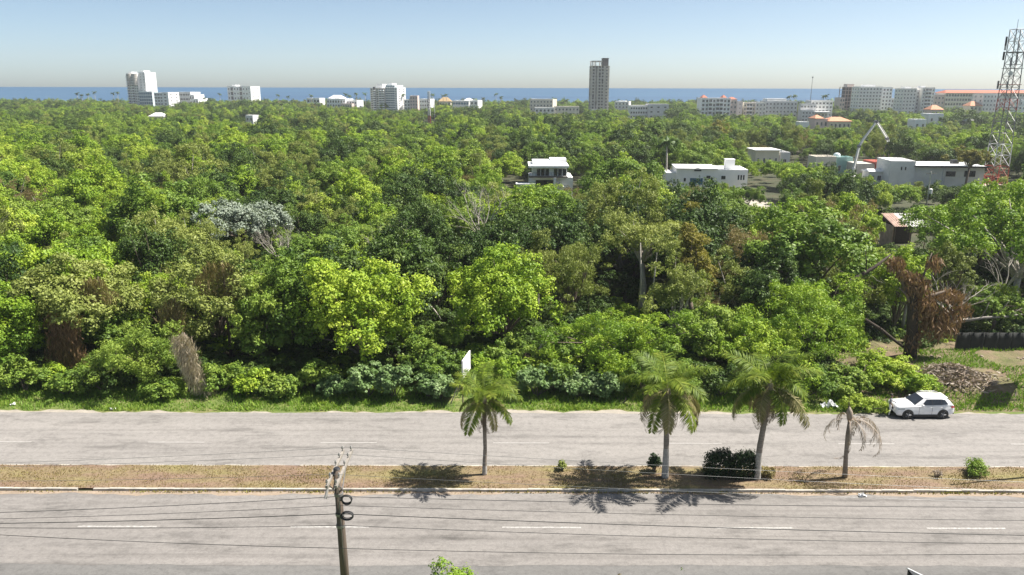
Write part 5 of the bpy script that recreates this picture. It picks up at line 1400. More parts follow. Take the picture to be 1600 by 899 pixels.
# ------------------------------------------------------------------ palms of the median
def frond_mesh(seed, L, curve, mat, npair=34, leaf=0.6, plume=0.5, droop=0.5, sparse=0.0, rise=0.9):
    """one feather leaf: arching midrib along +X with leaflets"""
    R = rs(seed); quads = []; tint = []
    ts = np.linspace(0, 1, 12)
    def P(t):
        # starts rising at angle 'rise' and bends over by 'curve'
        n = 24; x = z = 0.0; s = t * L / n
        for k in range(n):
            a = rise - curve * (t * (k + 0.5) / n) ** 1.2
            x += math.cos(a) * s; z += math.sin(a) * s
        return np.array([x, 0.0, z]), rise - curve * t ** 1.2
    prev, _ = P(0)
    for i in range(1, 12):
        q, a = P(ts[i]); w = 0.035 * (1 - ts[i] * 0.8)
        quads.append([prev + [0, w, 0], prev - [0, w, 0], q - [0, w * 0.9, 0], q + [0, w * 0.9, 0]]); tint.append(0.75); prev = q
    for i in range(npair):
        t = 0.12 + 0.88 * (i + 0.5) / npair
        if R.rand() < sparse: continue
        q, a = P(t); d = np.array([math.cos(a), 0, math.sin(a)]); up = np.array([-math.sin(a), 0, math.cos(a)])
        ll = leaf * (0.45 + 0.75 * math.sin(math.pi * min(1, t * 0.85 + 0.12))) * R.uniform(0.8, 1.15)
        for sgn in (-1, 1):
            for rep in range(2 if plume > 0.3 else 1):
                dr = d * 0.55 + np.array([0, sgn, 0]) * R.uniform(0.7, 1.0) + up * R.uniform(-0.6, 0.9) * plume - np.array([0, 0, droop]) * R.uniform(0.6, 1.2)
                dr = dr / np.linalg.norm(dr); tip = q + dr * ll; mid = q + dr * ll * 0.5 + np.array([0, 0, 0.04])
                sd = np.cross(dr, up); sd = sd / (np.linalg.norm(sd) + 1e-6) * 0.024
                quads.append([q, mid + sd, tip, mid - sd]); tint.append(np.clip(0.5 + 0.2 * R.normal(), 0, 1))
    return quad_mesh('frond', np.array(quads), np.array(tint), M[mat])

def palm(name, base, trunk_pts, radii, label, cat, live, old, dead, meshes, seed, lime=None, scale=1.0):
    R = random.Random(seed)
    t = thing(name, base, label, cat)
    mb = MB(); pts = [Vector(p) for p in trunk_pts]; fine = []; rr = []
    for i in range(len(pts) - 1):
        for k in range(8):
            f = k / 8; fine.append(pts[i].lerp(pts[i + 1], f)); rr.append((radii[i] * (1 - f) + radii[i + 1] * f) * (1.0 + 0.05 * (k % 2)))
    fine.append(pts[-1]); rr.append(radii[-1])
    mb.tube(fine, rr, 10); tr = mb.build('trunk', [M['palm_trunk'], M['limewash']], t, True)
    if lime:
        me = tr.data
        me.polygons.foreach_set('material_index', [1 if p.center.z < lime else 0 for p in me.polygons])
    top = pts[-1]
    mb = MB(); mb.tube([top - Vector((0, 0, 0.5)), top, top + Vector((0, 0, 0.55))], [radii[-1] * 1.25, radii[-1] * 1.35, 0.05], 9); mb.build('crownshaft', M['palm_shaft'], t, True)
    n = 0
    for kind, cnt, tilt in (('live', live, (-0.3, 0.42)), ('old', old, (0.35, 0.9)), ('dead', dead, (0.7, 1.5))):
        for k in range(cnt):
            a = 2 * math.pi * (k + R.uniform(-0.3, 0.3)) / max(cnt, 1) + {'live': 0, 'old': 0.4, 'dead': 0.9}[kind]
            ms = meshes[kind]; o = inst('frond', ms[n % len(ms)], t, top + Vector((math.cos(a) * 0.1, math.sin(a) * 0.1, {'live': 0.25, 'old': 0.1, 'dead': -0.05}[kind])), (0, 0, 0)); n += 1
            o.rotation_euler = Euler((R.uniform(-0.25, 0.25), R.uniform(*tilt) - (0.35 if kind == 'live' and k % 2 else 0), a), 'XYZ'); s = scale * R.uniform(0.82, 1.12); o.scale = (s, s, s)
            if kind != 'live': o['label'] = 'drooping dry brown frond' if kind == 'dead' else 'ageing yellowed frond'
    return t
FR = {'live': [frond_mesh(1, 3.1, 1.5, 'palm_leaf', 64, plume=0.8, leaf=0.66, droop=0.75), frond_mesh(2, 2.8, 1.9, 'palm_leaf', 60, plume=0.8, leaf=0.62, droop=0.8), frond_mesh(3, 3.2, 1.1, 'palm_leaf', 66, plume=0.9, leaf=0.62, droop=0.6)],
      'old': [frond_mesh(4, 2.9, 1.7, 'palm_old', 58, plume=0.5, leaf=0.6, droop=0.9, rise=0.7), frond_mesh(5, 2.8, 1.5, 'palm_leaf', 58, plume=0.5, leaf=0.6, droop=0.9, rise=0.7)],
      'dead': [frond_mesh(6, 2.7, 1.5, 'palm_dead', npair=30, plume=0.2, leaf=0.5, droop=1.4, sparse=0.2, rise=0.35), frond_mesh(7, 2.5, 1.7, 'palm_dead', npair=28, plume=0.2, leaf=0.45, droop=1.4, sparse=0.3, rise=0.3)]}
g = at_ground(757, 741, 0.12); d = g.y
def rel(px, py): 
    q = at_dist(px, py, d) - g; return (q.x, 0.0, q.z)
palm('palm_tree', g, [(0, 0, -0.1), rel(758, 700), rel(756, 625)], [0.17, 0.12, 0.14], 'slender green palm on the median in front of the white sign board', 'palm tree', 14, 8, 5, FR, 1, lime=0.55, scale=0.93)
g = at_ground(1039, 746, 0.12); d = g.y
palm('palm_tree', g, [(0, 0, -0.1), rel(1041, 700), rel(1043, 612)], [0.23, 0.17, 0.17], 'thick-trunked palm with limewashed base beside a small dark shrub on the median', 'palm tree', 12, 9, 12, FR, 2, lime=2.0, scale=1.08)
g = at_ground(1183, 749, 0.12); d = g.y
palm('palm_tree', g, [(0, 0, -0.1), rel(1187, 700), rel(1196, 650), rel(1203, 605)], [0.21, 0.18, 0.16, 0.155], 'leaning palm with limewashed base behind the dark clipped hedge', 'palm tree', 12, 10, 12, FR, 3, lime=2.0, scale=1.10)
# dying palm: closed spear and a few hanging fronds
g = at_ground(1320, 746, 0.12); d = g.y
t = thing('dead_palm', g, 'dying palm with bare spear and a few grey hanging fronds', 'palm tree')
mb = MB(); top = Vector(rel(1327, 657)); pts = [Vector((0, 0, -0.1)), Vector(rel(1322, 710)), Vector(rel(1325, 680)), top]
mb.tube(pts, [0.17, 0.13, 0.15, 0.08], 10); mb.build('trunk', M['palm_trunk'], t, True)
mb = MB(); mb.tube([top - Vector((0, 0, 0.1)), top + Vector((0, 0, 0.25)), top + Vector((-0.05, 0, 0.6)), top + Vector((-0.1, 0, 0.95))], [0.08, 0.20, 0.19, 0.03], 9); mb.build('bud', M['palm_shaft'], t, True)
mb = MB(); mb.tube([top + Vector((-0.1, 0, 0.8)), top + Vector((-0.2, 0, 1.7))], [0.05, 0.015], 5); mb.build('spear_leaf', M['palm_dead'], t)
fm = frond_mesh(8, 3.2, 2.9, 'palm_dead', npair=30, plume=0.1, leaf=0.42, droop=1.5, sparse=0.15, rise=0.5)
fm2 = frond_mesh(9, 2.6, 2.4, 'palm_dead', npair=26, plume=0.1, leaf=0.38, droop=1.5, sparse=0.25, rise=0.2)
for a, mm, s in ((0.1, fm, 1.0), (3.05, fm2, 0.95), (-0.9, fm, 1.15), (-0.3, fm, 1.0), (0.9, fm2, 1.0), (-1.9, fm2, 0.8), (-0.6, fm, 0.85), (2.4, fm2, 0.8), (1.6, fm, 0.8), (-1.4, fm, 0.9)):
    inst('frond', mm, t, top + Vector((0.05 * math.cos(a), 0.05 * math.sin(a), 0.05)), (0, 0, a), (s, s, s))
inst('frond', fm2, t, Vector(rel(1325, 684)), (0, 1.1, -0.2), (0.8, 0.8, 0.8))

# median shrubs
def med_shrub(px, rb, tp, w, mat, label, seed, **kw):
    return shrub(px, rb, tp, w, mat, label, seed, **kw)
med_shrub(878, 737, 718, 17, 'leaf_olive', 'tiny pale green shrub alone on the median', 400, L=0.12, nleaf=600, nl=12, lr=0.2, name='median_shrub')
med_shrub(1023, 738, 711, 22, 'leaf_hedge', 'small dark green shrub beside the thick-trunked palm', 401, L=0.13, nleaf=1300, nl=16, lr=0.25, name='median_shrub')
med_shrub(1526, 742, 720, 34, 'leaf_mid', 'small round green shrub on the median opposite the parked car', 402, L=0.13, nleaf=1800, nl=22, lr=0.3, name='median_shrub', irregular=0.1)
med_shrub(1199, 748, 729, 28, 'leaf_brown', 'low dry olive shrub at the foot of the leaning palm', 403, L=0.14, nleaf=900, nl=14, lr=0.25, name='median_shrub')
med_shrub(1466, 748, 733, 16, 'palm_dead', 'withered little plant on the median near the round shrub', 404, L=0.12, nleaf=260, nl=8, lr=0.2, name='median_shrub', W=0.3)
def hedge(px0, px1, rb, tp, label, seed):
    a = at_ground(px0, rb, 0.1); c = at_ground(px1, rb, 0.1); h = at_dist(px0, tp, a.y).z - 0.1; w = c.x - a.x; dp = 0.9
    R = rs(seed); n = 3400
    pos = np.stack([R.uniform(-w / 2, w / 2, n), R.uniform(-dp / 2, dp / 2, n), R.uniform(0.02, h, n)], 1)
    f = R.randint(0, 4, n)      # push to a face of the clipped block
    pos[f == 0, 2] = h; pos[f == 1, 1] = -dp / 2; pos[(f == 2), 0] = np.sign(pos[f == 2, 0] + 1e-6) * w / 2
    rd = 1 - 0.22 * (pos[:, 2] / h) ** 3; pos[:, 0] *= rd; pos[:, 1] *= rd; pos[:, 2] *= 1 - 0.16 * np.abs(pos[:, 0] / (w / 2)) ** 3
    pos += R.normal(size=(n, 3)) * 0.12 + (np.sin(pos[:, :1] * 4) * 0.05)
    nrm = unit(pos - np.array([0, 0, h * 0.4]) + R.normal(size=(n, 3)) * 0.4)
    t = thing('hedge', ((a.x + c.x) / 2, a.y + dp / 2, 0.1), label, 'hedge')
    link(bpy.data.objects.new('foliage', quad_mesh('foliage', leaves_at(R, pos, nrm, 0.16, 0.5, 0.0), np.clip(0.45 + 0.2 * R.normal(size=n), 0, 1), M['leaf_hedge'])), t)
    mb = MB()
    for k in range(5): x = -w / 2 + w * (k + 0.5) / 5; mb.tube([(x, 0, -0.1), (x + 0.1, 0, h * 0.7)], [0.04, 0.02], 5)
    mb.build('stems', M['bark'], t)
hedge(1106, 1145, 748, 714, 'dark clipped hedge block on the median, farther from the leaning palm', 1)
hedge(1147, 1182, 749, 716, 'dark clipped hedge block on the median touching the leaning palm', 2)

# ------------------------------------------------------------------ utility pole and its lines
DP = 31.0
pole_top = at_dist(526, 733, DP); PX = pole_top.x
def utility_pole(x, label, arms=True):
    t = thing('utility_pole', (x, DP, 0), label, 'utility pole')
    mb = MB(); mb.tube([(0.12, 0, -0.3), (0.06, 0, pole_top.z * 0.5), (0, 0, pole_top.z)], [0.22, 0.19, 0.15], 14); sh = mb.build('shaft', M['wood_pole'], t, True)
    mb = MB(); mb.tube([(0, 0, pole_top.z + 0.002), (0, 0, pole_top.z + 0.07)], [0.16, 0.11], 12); mb.build('cap', M['dark_metal'], t)
    for sx in (-0.2, 0.2):
        mb = MB(); mb.span((sx - 0.055, -1.15, pole_top.z - 0.32), (sx + 0.055, 2.3, pole_top.z - 0.19)); arm = mb.build('crossarm', M['wood_arm'], t)
        for yy in (-1.05, -0.45, 0.7, 1.45, 2.15):
            mb = MB(); z = pole_top.z - 0.188; mb.tube([(sx, yy, z), (sx, yy, z + 0.1), (sx, yy, z + 0.105), (sx, yy, z + 0.19), (sx, yy, z + 0.26)], [0.02, 0.02, 0.06, 0.052, 0.02], 9); mb.build('insulator', M['porcelain'], arm)
        mb = MB(); mb.tube([(sx, 0.0, pole_top.z - 1.0), (sx, 0.9, pole_top.z - 0.33)], 0.03, 5); mb.tube([(sx, 0.0, pole_top.z - 1.0), (sx, -0.8, pole_top.z - 0.33)], 0.03, 5); mb.build('brace', M['steel_grey'], t)
    mb = MB(); mb.tube([(-0.35, -0.9, pole_top.z - 0.95), (-0.22, -0.6, pole_top.z - 0.36)], [0.07, 0.05], 8); mb.build('fuse_cutout', M['porcelain'], t)
    for zz in (at_dist(530, 772, DP).z, at_dist(530, 803, DP).z, at_dist(531, 821, DP).z):
        mb = MB(); mb.tube([(0.03, 0, zz - 0.06), (0.03, 0, zz + 0.06)], 0.205, 14); mb.build('clamp_band', M['steel_grey'], t)
    mb = MB(); mb.tube([(0.12, -0.17, 0.5), (0.10, -0.17, pole_top.z * 0.6), (0.04, -0.16, pole_top.z - 0.5)], 0.018, 5); mb.build('ground_wire', M['conductor'], t)
    return t
utility_pole(PX, 'dark wooden utility pole with double crossarm and coiled cables')
X_L, X_R = PX - 46.0, PX + 46.0
utility_pole(X_L, 'dark wooden utility pole farther along the line, beyond the left of the road view')
utility_pole(X_R, 'dark wooden utility pole farther along the line, beyond the right of the road view')
def line(label, yoff, rows, r, mat):
    """rows: picture rows where the line passes x = 0, pole, 800, 1200, 1600; fitted by one sagging span on each side"""
    yl = DP + yoff
    zp = at_dist(528, rows[1], yl).z
    base = Vector((PX, yl, 0))
    t = thing('overhead_line', (PX, yl, 0), label, 'cable')
    def spans(samples, xe):
        # parabola through the pole point, least squares over the other samples
        A = []; B = []
        for px, row in samples:
            q = at_dist(px, row, yl); u = q.x - PX; A.append([u, u * u]); B.append(q.z - zp)
        c = np.linalg.lstsq(np.array(A), np.array(B), rcond=None)[0]
        if c[1] < 0.0004: c[1] = 0.0004; c[0] = np.mean([(B[i] - c[1] * A[i][1]) / A[i][0] for i in range(len(A))])
        return [(u, 0, zp + c[0] * u + c[1] * u * u) for u in np.linspace(0, xe, 26)]
    L = spans([(0, rows[0]), (300, rows[0] * 0.43 + rows[1] * 0.57 + 2)], -46.0); Rr = spans([(800, rows[2]), (1200, rows[3]), (1600, rows[4])], 46.0)
    mb = MB(); mb.tube(L[::-1] + Rr[1:], r, 6, cap=True)
    mb.build('wire', M[mat], t, True)
line('top pale power wire over the far crossarm end', 2.15, (724, 699, 713, 737, 758), 0.008, 'conductor')
line('pale power wire on the middle of the crossarm', 1.45, (730, 710, 727, 748, 768), 0.008, 'conductor')
line('pale power wire on the near crossarm end', -1.05, (752, 741, 757, 772, 786), 0.008, 'conductor')
line('black cable at the upper coil', 0.0, (801, 776, 780, 792, 800), 0.014, 'cable')
line('thin black cable between the two coils', -0.15, (811, 790, 797, 808, 818), 0.011, 'cable')
line('thick black cable at the lower coil', -0.18, (818, 803, 815, 826, 837), 0.018, 'cable')
line('black cable just below the lower coil', -0.20, (825, 821, 832, 843, 850), 0.013, 'cable')
line('lowest sagging black cable on the pole', -0.24, (836, 857, 864, 867, 866), 0.013, 'cable')
def coil(px, py, rx, rz, label, seed):
    q = at_dist(px, py, DP - 0.3); m_ = px_m(px, DP, py); R = random.Random(seed)
    t = thing('cable_coil', q, label, 'cable coil')
    for k in range(4):
        mb = MB(); a = rx * m_ * R.uniform(0.9, 1.06); c = rz * m_ * R.uniform(0.92, 1.05); o = (R.uniform(-.02, .02), k * 0.035 - 0.05, R.uniform(-.02, .02))
        mb.tube([(o[0] + a * math.cos(i * math.pi / 14), o[1], o[2] + c * math.sin(i * math.pi / 14)) for i in range(29)], 0.024, 6); mb.build('loop', M['cable'], t, True)
    mb = MB(); mb.box((-rx * m_, 0, 0), (0.1, 0.16, 0.06)); mb.build('strap', M['dark_metal'], t)
coil(541.5, 781, 8.0, 7.5, 'upper round coil of black cable on the utility pole', 1)
coil(542.5, 806, 9.0, 6.2, 'lower flattened coil of black cable on the utility pole', 2)

# ------------------------------------------------------------------ parked car
q1 = at_ground(1417, 654.5); q2 = at_ground(1472, 655.5)
wb = 2.67; cx = (q1.x + q2.x) / 2; cy = (q1.y + q2.y) / 2 + 0.9
car = thing('parked_car', (cx + 0.05, cy, 0.012), 'white compact SUV parked on the far roadside facing left', 'car', rz=math.radians(1.0))
def loft(sections, mat, name, parent, close=True, smooth=True):
    mb = MB(); n = len(sections[0])
    for s in sections: mb.v.extend(s)
    for i in range(len(sections) - 1):
        for k in range(n - 1):
            a = i * n + k; mb.f.append((a, a + n, a + n + 1, a + 1)); mb.m.append(0)
    if close:
        mb.f.append(tuple(range(n))); mb.m.append(0); e = (len(sections) - 1) * n; mb.f.append(tuple(e + k for k in reversed(range(n)))); mb.m.append(0)
    o = mb.build(name, M[mat], parent, smooth)
    if smooth:
        md = o.modifiers.new('b', 'EDGE_SPLIT'); md.split_angle = math.radians(38)
    return o
X0c = -2.23
def sec(x, hw, zb, zt, crown=0.04):
    h = zt - zb
    half = [(hw * 0.86, zb), (hw * 0.97, zb + 0.10 * h), (hw, zb + 0.35 * h), (hw * 0.985, zb + 0.62 * h), (hw * 0.965, zb + 0.70 * h), (hw * 0.93, zt - 0.05), (hw * 0.84, zt), (hw * 0.4, zt + crown * 0.8)]
    return [(X0c + x, -y, z) for y, z in half] + [(X0c + x, 0, zt + crown)] + [(X0c + x, y, z) for y, z in reversed(half)]
body = loft([sec(*s) for s in ((0.0, .64, .40, .74, .01), (0.05, .76, .28, .86, .02), (0.18, .85, .22, .93, .03), (0.55, .895, .20, .98), (1.0, .91, .20, 1.01), (1.42, .912, .20, 1.035), (2.4, .915, .20, 1.045), (3.4, .915, .20, 1.08), (3.95, .89, .22, 1.10), (4.28, .84, .28, 1.06, .02), (4.42, .78, .36, .98, .01), (4.46, .72, .44, .86, .0))], 'car_paint', 'body', car)
def csec(x, hwb, zb, hwt, zt, cr=0.03):
    half = [(hwb, zb), (hwb * 0.5 + hwt * 0.5 + 0.02, (zb + zt) / 2), (hwt, zt - 0.05), (hwt * 0.90, zt)]
    return [(X0c + x, -y, z) for y, z in half] + [(X0c + x, 0, zt + cr)] + [(X0c + x, y, z) for y, z in reversed(half)]
cabin = loft([csec(1.32, .80, 1.0, .76, 1.02, .0), csec(1.75, .83, 1.0, .70, 1.30, .0), csec(2.12, .85, 1.0, .64, 1.545, .01), csec(2.6, .86, 1.02, .64, 1.60), csec(3.3, .86, 1.04, .63, 1.595), csec(3.85, .84, 1.06, .61, 1.53), csec(4.1, .82, 1.06, .66, 1.33), csec(4.34, .78, 1.02, .74, 1.06, .01)], 'car_paint', 'cabin', car)
def quad_part(name, pts, mat, th=0.006):
    P = [Vector(p) for p in pts]; n = (P[1] - P[0]).cross(P[2] - P[0]).normalized()
    mb = MB(); mb.face([p + n * th for p in P]); mb.face([p - n * 0.02 for p in reversed(P)])
    k = len(P)
    for i in range(k): mb.face([P[i] - n * 0.02, P[(i + 1) % k] - n * 0.02, P[(i + 1) % k] + n * th, P[i] + n * th])
    return mb.build(name, M[mat], car)
X = lambda x: X0c + x
for s in (-1, 1):
    f = (lambda L: L if s < 0 else L[::-1])
    quad_part('side_window', f([(X(1.86), s * .842, 1.075), (X(2.62), s * .862, 1.085), (X(2.60), s * .692, 1.50), (X(2.24), s * .695, 1.49)]), 'glass', 0.012)
    quad_part('side_window', f([(X(2.68), s * .862, 1.085), (X(3.36), s * .862, 1.10), (X(3.30), s * .688, 1.50), (X(2.67), s * .692, 1.50)]), 'glass', 0.012)
    quad_part('side_window', f([(X(3.42), s * .860, 1.11), (X(3.86), s * .842, 1.15), (X(3.66), s * .69, 1.45), (X(3.36), s * .688, 1.50)]), 'glass', 0.012)
    quad_part('headlight', f([(X(0.10), s * .79, .72), (X(0.60), s * .895, .76), (X(0.58), s * .885, .87), (X(0.14), s * .80, .84)]), 'lamp_clear', 0.012)
    quad_part('taillight', f([(X(4.10), s * .90, .88), (X(4.40), s * .80, .86), (X(4.38), s * .79, .99), (X(4.12), s * .87, 1.0)]), 'lamp_red', 0.012)
    mb = MB(); mb.box((X(1.88), s * 1.0, 1.10), (0.14, 0.22, 0.15), taper=0.8); mb.build('wing_mirror', M['car_paint'], car)
    mb = MB(); mb.span((X(1.2), s * 0.90 - 0.03, 0.20), (X(3.35), s * 0.90 + 0.03, 0.36)); mb.build('sill_cladding', M['trim_black'], car)
    for xx in (2.5, 3.28):
        mb = MB(); mb.span((X(xx), s * .915 - 0.015, .90), (X(xx) + 0.2, s * .915 + 0.02, .93)); mb.build('door_handle', M['car_paint'], car)
    for xx in (1.66, 2.65, 3.45):
        mb = MB(); mb.span((X(xx), s * .913 - 0.01, .38), (X(xx) + 0.012, s * .913 + 0.006, 1.0)); mb.build('door_gap', M['trim_black'], car)
    mb = MB(); mb.tube([(X(2.15), s * 0.60, 1.60), (X(2.4), s * 0.60, 1.66), (X(3.5), s * 0.58, 1.65), (X(3.75), s * 0.57, 1.57)], 0.02, 5); mb.build('roof_rail', M['rim'], car)
    for xx in (0.85, 0.85 + wb):
        mb = MB(); mb.tube([(X(xx), s * 0.60, .345), (X(xx), s * 0.917, .345)], 0.425, 24); mb.build('wheel_arch', M['trim_black'], car)
        w_ = MB(); w_.tube([(X(xx), s * 0.70, .345), (X(xx), s * 0.73, .345), (X(xx), s * 0.92, .345), (X(xx), s * 0.945, .345)], [0.31, 0.345, 0.345, 0.31], 26); wh = w_.build('wheel', M['tyre'], car, False)
        mb = MB(); mb.tube([(X(xx), s * 0.93, .345), (X(xx), s * 0.950, .345)], 0.235, 20)
        mb.build('rim', M['dark_metal'], wh)
        for k in range(5):
            a = 2 * math.pi * k / 5; sp = MB()
            c0 = Vector((X(xx), s * 0.957, .345)); e = c0 + Vector((math.cos(a) * 0.22, 0, math.sin(a) * 0.22)); sp.tube([c0, e], [0.05, 0.03], 4); sp.build('spoke', M['rim'], wh)
for s in (-1, 1):
    f = (lambda L: L if s < 0 else L[::-1])
    quad_part('window_pillar', f([(X(2.60), s * .862, 1.085), (X(2.70), s * .862, 1.085), (X(2.69), s * .692, 1.50), (X(2.58), s * .692, 1.50)]), 'trim_black', 0.008)
    quad_part('window_pillar', f([(X(3.34), s * .862, 1.10), (X(3.44), s * .860, 1.11), (X(3.38), s * .688, 1.50), (X(3.28), s * .688, 1.50)]), 'trim_black', 0.008)
quad_part('windscreen', [(X(1.42), .70, 1.065), (X(1.42), -.70, 1.065), (X(2.06), -.58, 1.525), (X(2.06), .58, 1.525)], 'glass', 0.045)
quad_part('rear_window', [(X(4.28), -.66, 1.15), (X(4.28), .66, 1.15), (X(3.94), .54, 1.48), (X(3.94), -.54, 1.48)], 'glass', 0.03)
mb = MB(); mb.span((X(3.72), -.52, 1.53), (X(3.98), .52, 1.56)); mb.build('spoiler', M['car_paint'], car)
for yy in (-0.16, 0.16):
    mb = MB(); mb.span((X(-0.02), yy - 0.13, .56), (X(0.05), yy + 0.13, .70)); mb.build('grille', M['trim_black'], car)
mb = MB(); mb.span((X(0.02), -.66, .30), (X(0.16), .66, .44)); mb.build('front_intake', M['trim_black'], car)
mb = MB(); mb.span((X(4.30), -.70, .30), (X(4.47), .70, .48)); mb.build('rear_bumper', M['trim_black'], car)
mb = MB(); mb.span((X(-0.035), -.24, .46), (X(-0.018), .24, .54)); mb.build('number_plate', M['plastic_white'], car)
mb = MB(); mb.span((X(0.5), -.70, .17), (X(4.1), .70, .21)); mb.build('underbody', M['trim_black'], car)

# ------------------------------------------------------------------ person at the car's nose
pp = at_ground(1391.5, 651.5)
def person(loc, label, rz):
    root = thing('person', loc, label, 'person', rz=rz)
    J = {'pelvis': (0, 0, .92), 'waist': (0, 0.01, 1.06), 'chest': (0, 0.0, 1.28), 'neck': (0, -0.01, 1.47), 'head0': (0, -0.02, 1.54), 'head1': (0, -0.03, 1.64), 'head2': (0, -0.03, 1.72),
         'sl': (-.19, 0, 1.41), 'el': (-.26, -.02, 1.14), 'wl': (-.24, -.16, .93), 'sr': (.19, 0, 1.41), 'er': (.27, -.03, 1.15), 'wr': (.20, -.24, 1.10),
         'hl': (-.10, 0, .88), 'kl': (-.12, -.02, .48), 'al': (-.13, .02, .09), 'fl': (-.15, -.13, .04), 'hr': (.10, 0, .88), 'kr': (.13, -.05, .48), 'ar': (.15, .02, .09), 'fr': (.18, -.13, .04)}
    rad = {'pelvis': .15, 'waist': .135, 'chest': .155, 'neck': .058, 'head0': .075, 'head1': .098, 'head2': .07, 'sl': .07, 'el': .046, 'wl': .032, 'sr': .07, 'er': .046, 'wr': .032, 'hl': .10, 'kl': .068, 'al': .045, 'fl': .038, 'hr': .10, 'kr': .068, 'ar': .045, 'fr': .038}
    E = [('pelvis', 'waist'), ('waist', 'chest'), ('chest', 'neck'), ('neck', 'head0'), ('head0', 'head1'), ('head1', 'head2'), ('chest', 'sl'), ('sl', 'el'), ('el', 'wl'), ('chest', 'sr'), ('sr', 'er'), ('er', 'wr'), ('pelvis', 'hl'), ('hl', 'kl'), ('kl', 'al'), ('al', 'fl'), ('pelvis', 'hr'), ('hr', 'kr'), ('kr', 'ar'), ('ar', 'fr')]
    for sd, w_ in ((-1, 'wl'), (1, 'wr')):
        W = Vector(J[w_]); el = Vector(J['el' if sd < 0 else 'er']); dr = (W - el).normalized(); side = dr.cross(Vector((0, 1, 0.3))).normalized()
        palm_ = W + dr * 0.07; nm = 'palm' + w_; J[nm] = tuple(palm_); rad[nm] = .03; E.append((w_, nm))
        for k, (o, l) in enumerate(((-.030, .065), (-.010, .08), (.010, .075), (.030, .06))):
            a = palm_ + side * o + dr * 0.02; m1 = a + dr * l * 0.55; m2 = m1 + (dr * 0.7 + Vector((0, 0.1, -0.5))).normalized() * l * 0.5
            for nn, pp_ in (('a', a), ('b', m1), ('c', m2)): J[nm + nn + str(k)] = tuple(pp_); rad[nm + nn + str(k)] = .0095
            E += [(nm, nm + 'a' + str(k)), (nm + 'a' + str(k), nm + 'b' + str(k)), (nm + 'b' + str(k), nm + 'c' + str(k))]
        th = W + dr * 0.03 + side * -0.04 * sd; th2 = th + (dr - side * 0.5 * sd).normalized() * 0.05
        J[nm + 't'] = tuple(th); J[nm + 'u'] = tuple(th2); rad[nm + 't'] = .012; rad[nm + 'u'] = .009; E += [(w_, nm + 't'), (nm + 't', nm + 'u')]
    names = list(J); me = bpy.data.meshes.new('body')
    me.from_pydata([J[n] for n in names], [(names.index(a), names.index(b_)) for a, b_ in E], [])
    o = bpy.data.objects.new('body', me); link(o)
    sk = o.modifiers.new('skin', 'SKIN'); sk.use_smooth_shade = True; o.modifiers.new('sub', 'SUBSURF').levels = 1
    if not me.skin_vertices: 
        bpy.context.view_layer.objects.active = o
    layer = me.skin_vertices[0].data
    for i, n in enumerate(names):
        layer[i].radius = (rad[n], rad[n] * (0.72 if n in ('pelvis', 'waist', 'chest') else 1.0)); layer[i].use_root = (n == 'pelvis')
    dg = bpy.context.evaluated_depsgraph_get(); ev = o.evaluated_get(dg)
    m2 = bpy.data.meshes.new_from_object(ev)
    bpy.data.objects.remove(o)
    for mm in ('skin', 'shirt', 'trousers', 'shoe'): m2.materials.append(M[mm])
    for p in m2.polygons:
        c = p.center
        arm = abs(c.x) > 0.205 and c.z > 0.75
        if c.z < 0.10: k = 3
        elif c.z < 0.98 and not arm and abs(c.x) < 0.26 and c.y > -0.12: k = 2
        elif c.z < 1.46 and (not arm or c.z > 1.20): k = 1
        else: k = 0
        p.material_index = k; p.use_smooth = True
    ob = bpy.data.objects.new('body', m2); link(ob, root)
    def ell(name, c, r, mat, zmin=-9, parent=root):
        mb = MB(); n1, n2 = 8, 14
        for i in range(n1 + 1):
            a = math.pi * i / n1
            for k in range(n2):
                b_ = 2 * math.pi * k / n2; mb.v.append((c[0] + r[0] * math.sin(a) * math.cos(b_), c[1] + r[1] * math.sin(a) * math.sin(b_), max(zmin, c[2] + r[2] * math.cos(a))))
        for i in range(n1):
            for k in range(n2): mb.f.append((i * n2 + k, i * n2 + (k + 1) % n2, (i + 1) * n2 + (k + 1) % n2, (i + 1) * n2 + k)); mb.m.append(0)
        return mb.build(name, M[mat], parent, True)
    ell('hair', (0, 0.005, 1.70), (.108, .115, .10), 'hair', 1.655)
    for s in (-1, 1):
        ell('ear', (s * .098, -0.02, 1.645), (.018, .03, .035), 'skin'); ell('eye', (s * .035, -.118, 1.655), (.014, .01, .01), 'shoe')
    ell('nose', (0, -.132, 1.625), (.016, .022, .024), 'skin'); ell('mouth', (0, -.122, 1.588), (.028, .01, .008), 'lamp_red')
    return root
person((pp.x, pp.y + 0.25, 0.0), 'person in grey shirt and white trousers standing at the nose of the parked car', math.radians(60))

# ------------------------------------------------------------------ sign board, billboard, litter, fence, rubble
ds = 57.3
a = at_dist(722.5, 565, ds - 1.2); c = at_dist(734, 549, ds + 1.2); zb = at_dist(723, 592, ds - 1.2).z
mid = (a + c) / 2; vec = Vector((c.x - a.x, 2.4, 0)); Lw = vec.length; rz = math.atan2(vec.y, vec.x)
zt = (a.z + c.z) / 2
t = thing('sign_board', (mid.x, ds, 0), 'tilted white roadside sign board seen edge-on behind the slender palm', 'sign', rz=rz)
m, nt, bb = nodes_of('sign_face')
oc = objco(nt); f = noise(nt, mapping(nt, oc, (1.6, 1, 2.2)), 1.0, 4, 0.6)
nt.links.new(ramp(nt, f, [(0.0, (0.80, 0.80, 0.80)), (0.60, (0.78, 0.77, 0.77)), (0.66, (0.62, 0.36, 0.34)), (0.72, (0.76, 0.74, 0.74))]), bb.inputs['Base Color']); bb.inputs['Roughness'].default_value = 0.5
mb = MB(); mb.span((-Lw / 2, -0.03, zb), (Lw / 2, 0.03, zt)); mb.build('panel', m, t)
mb = MB(); e = 0.05
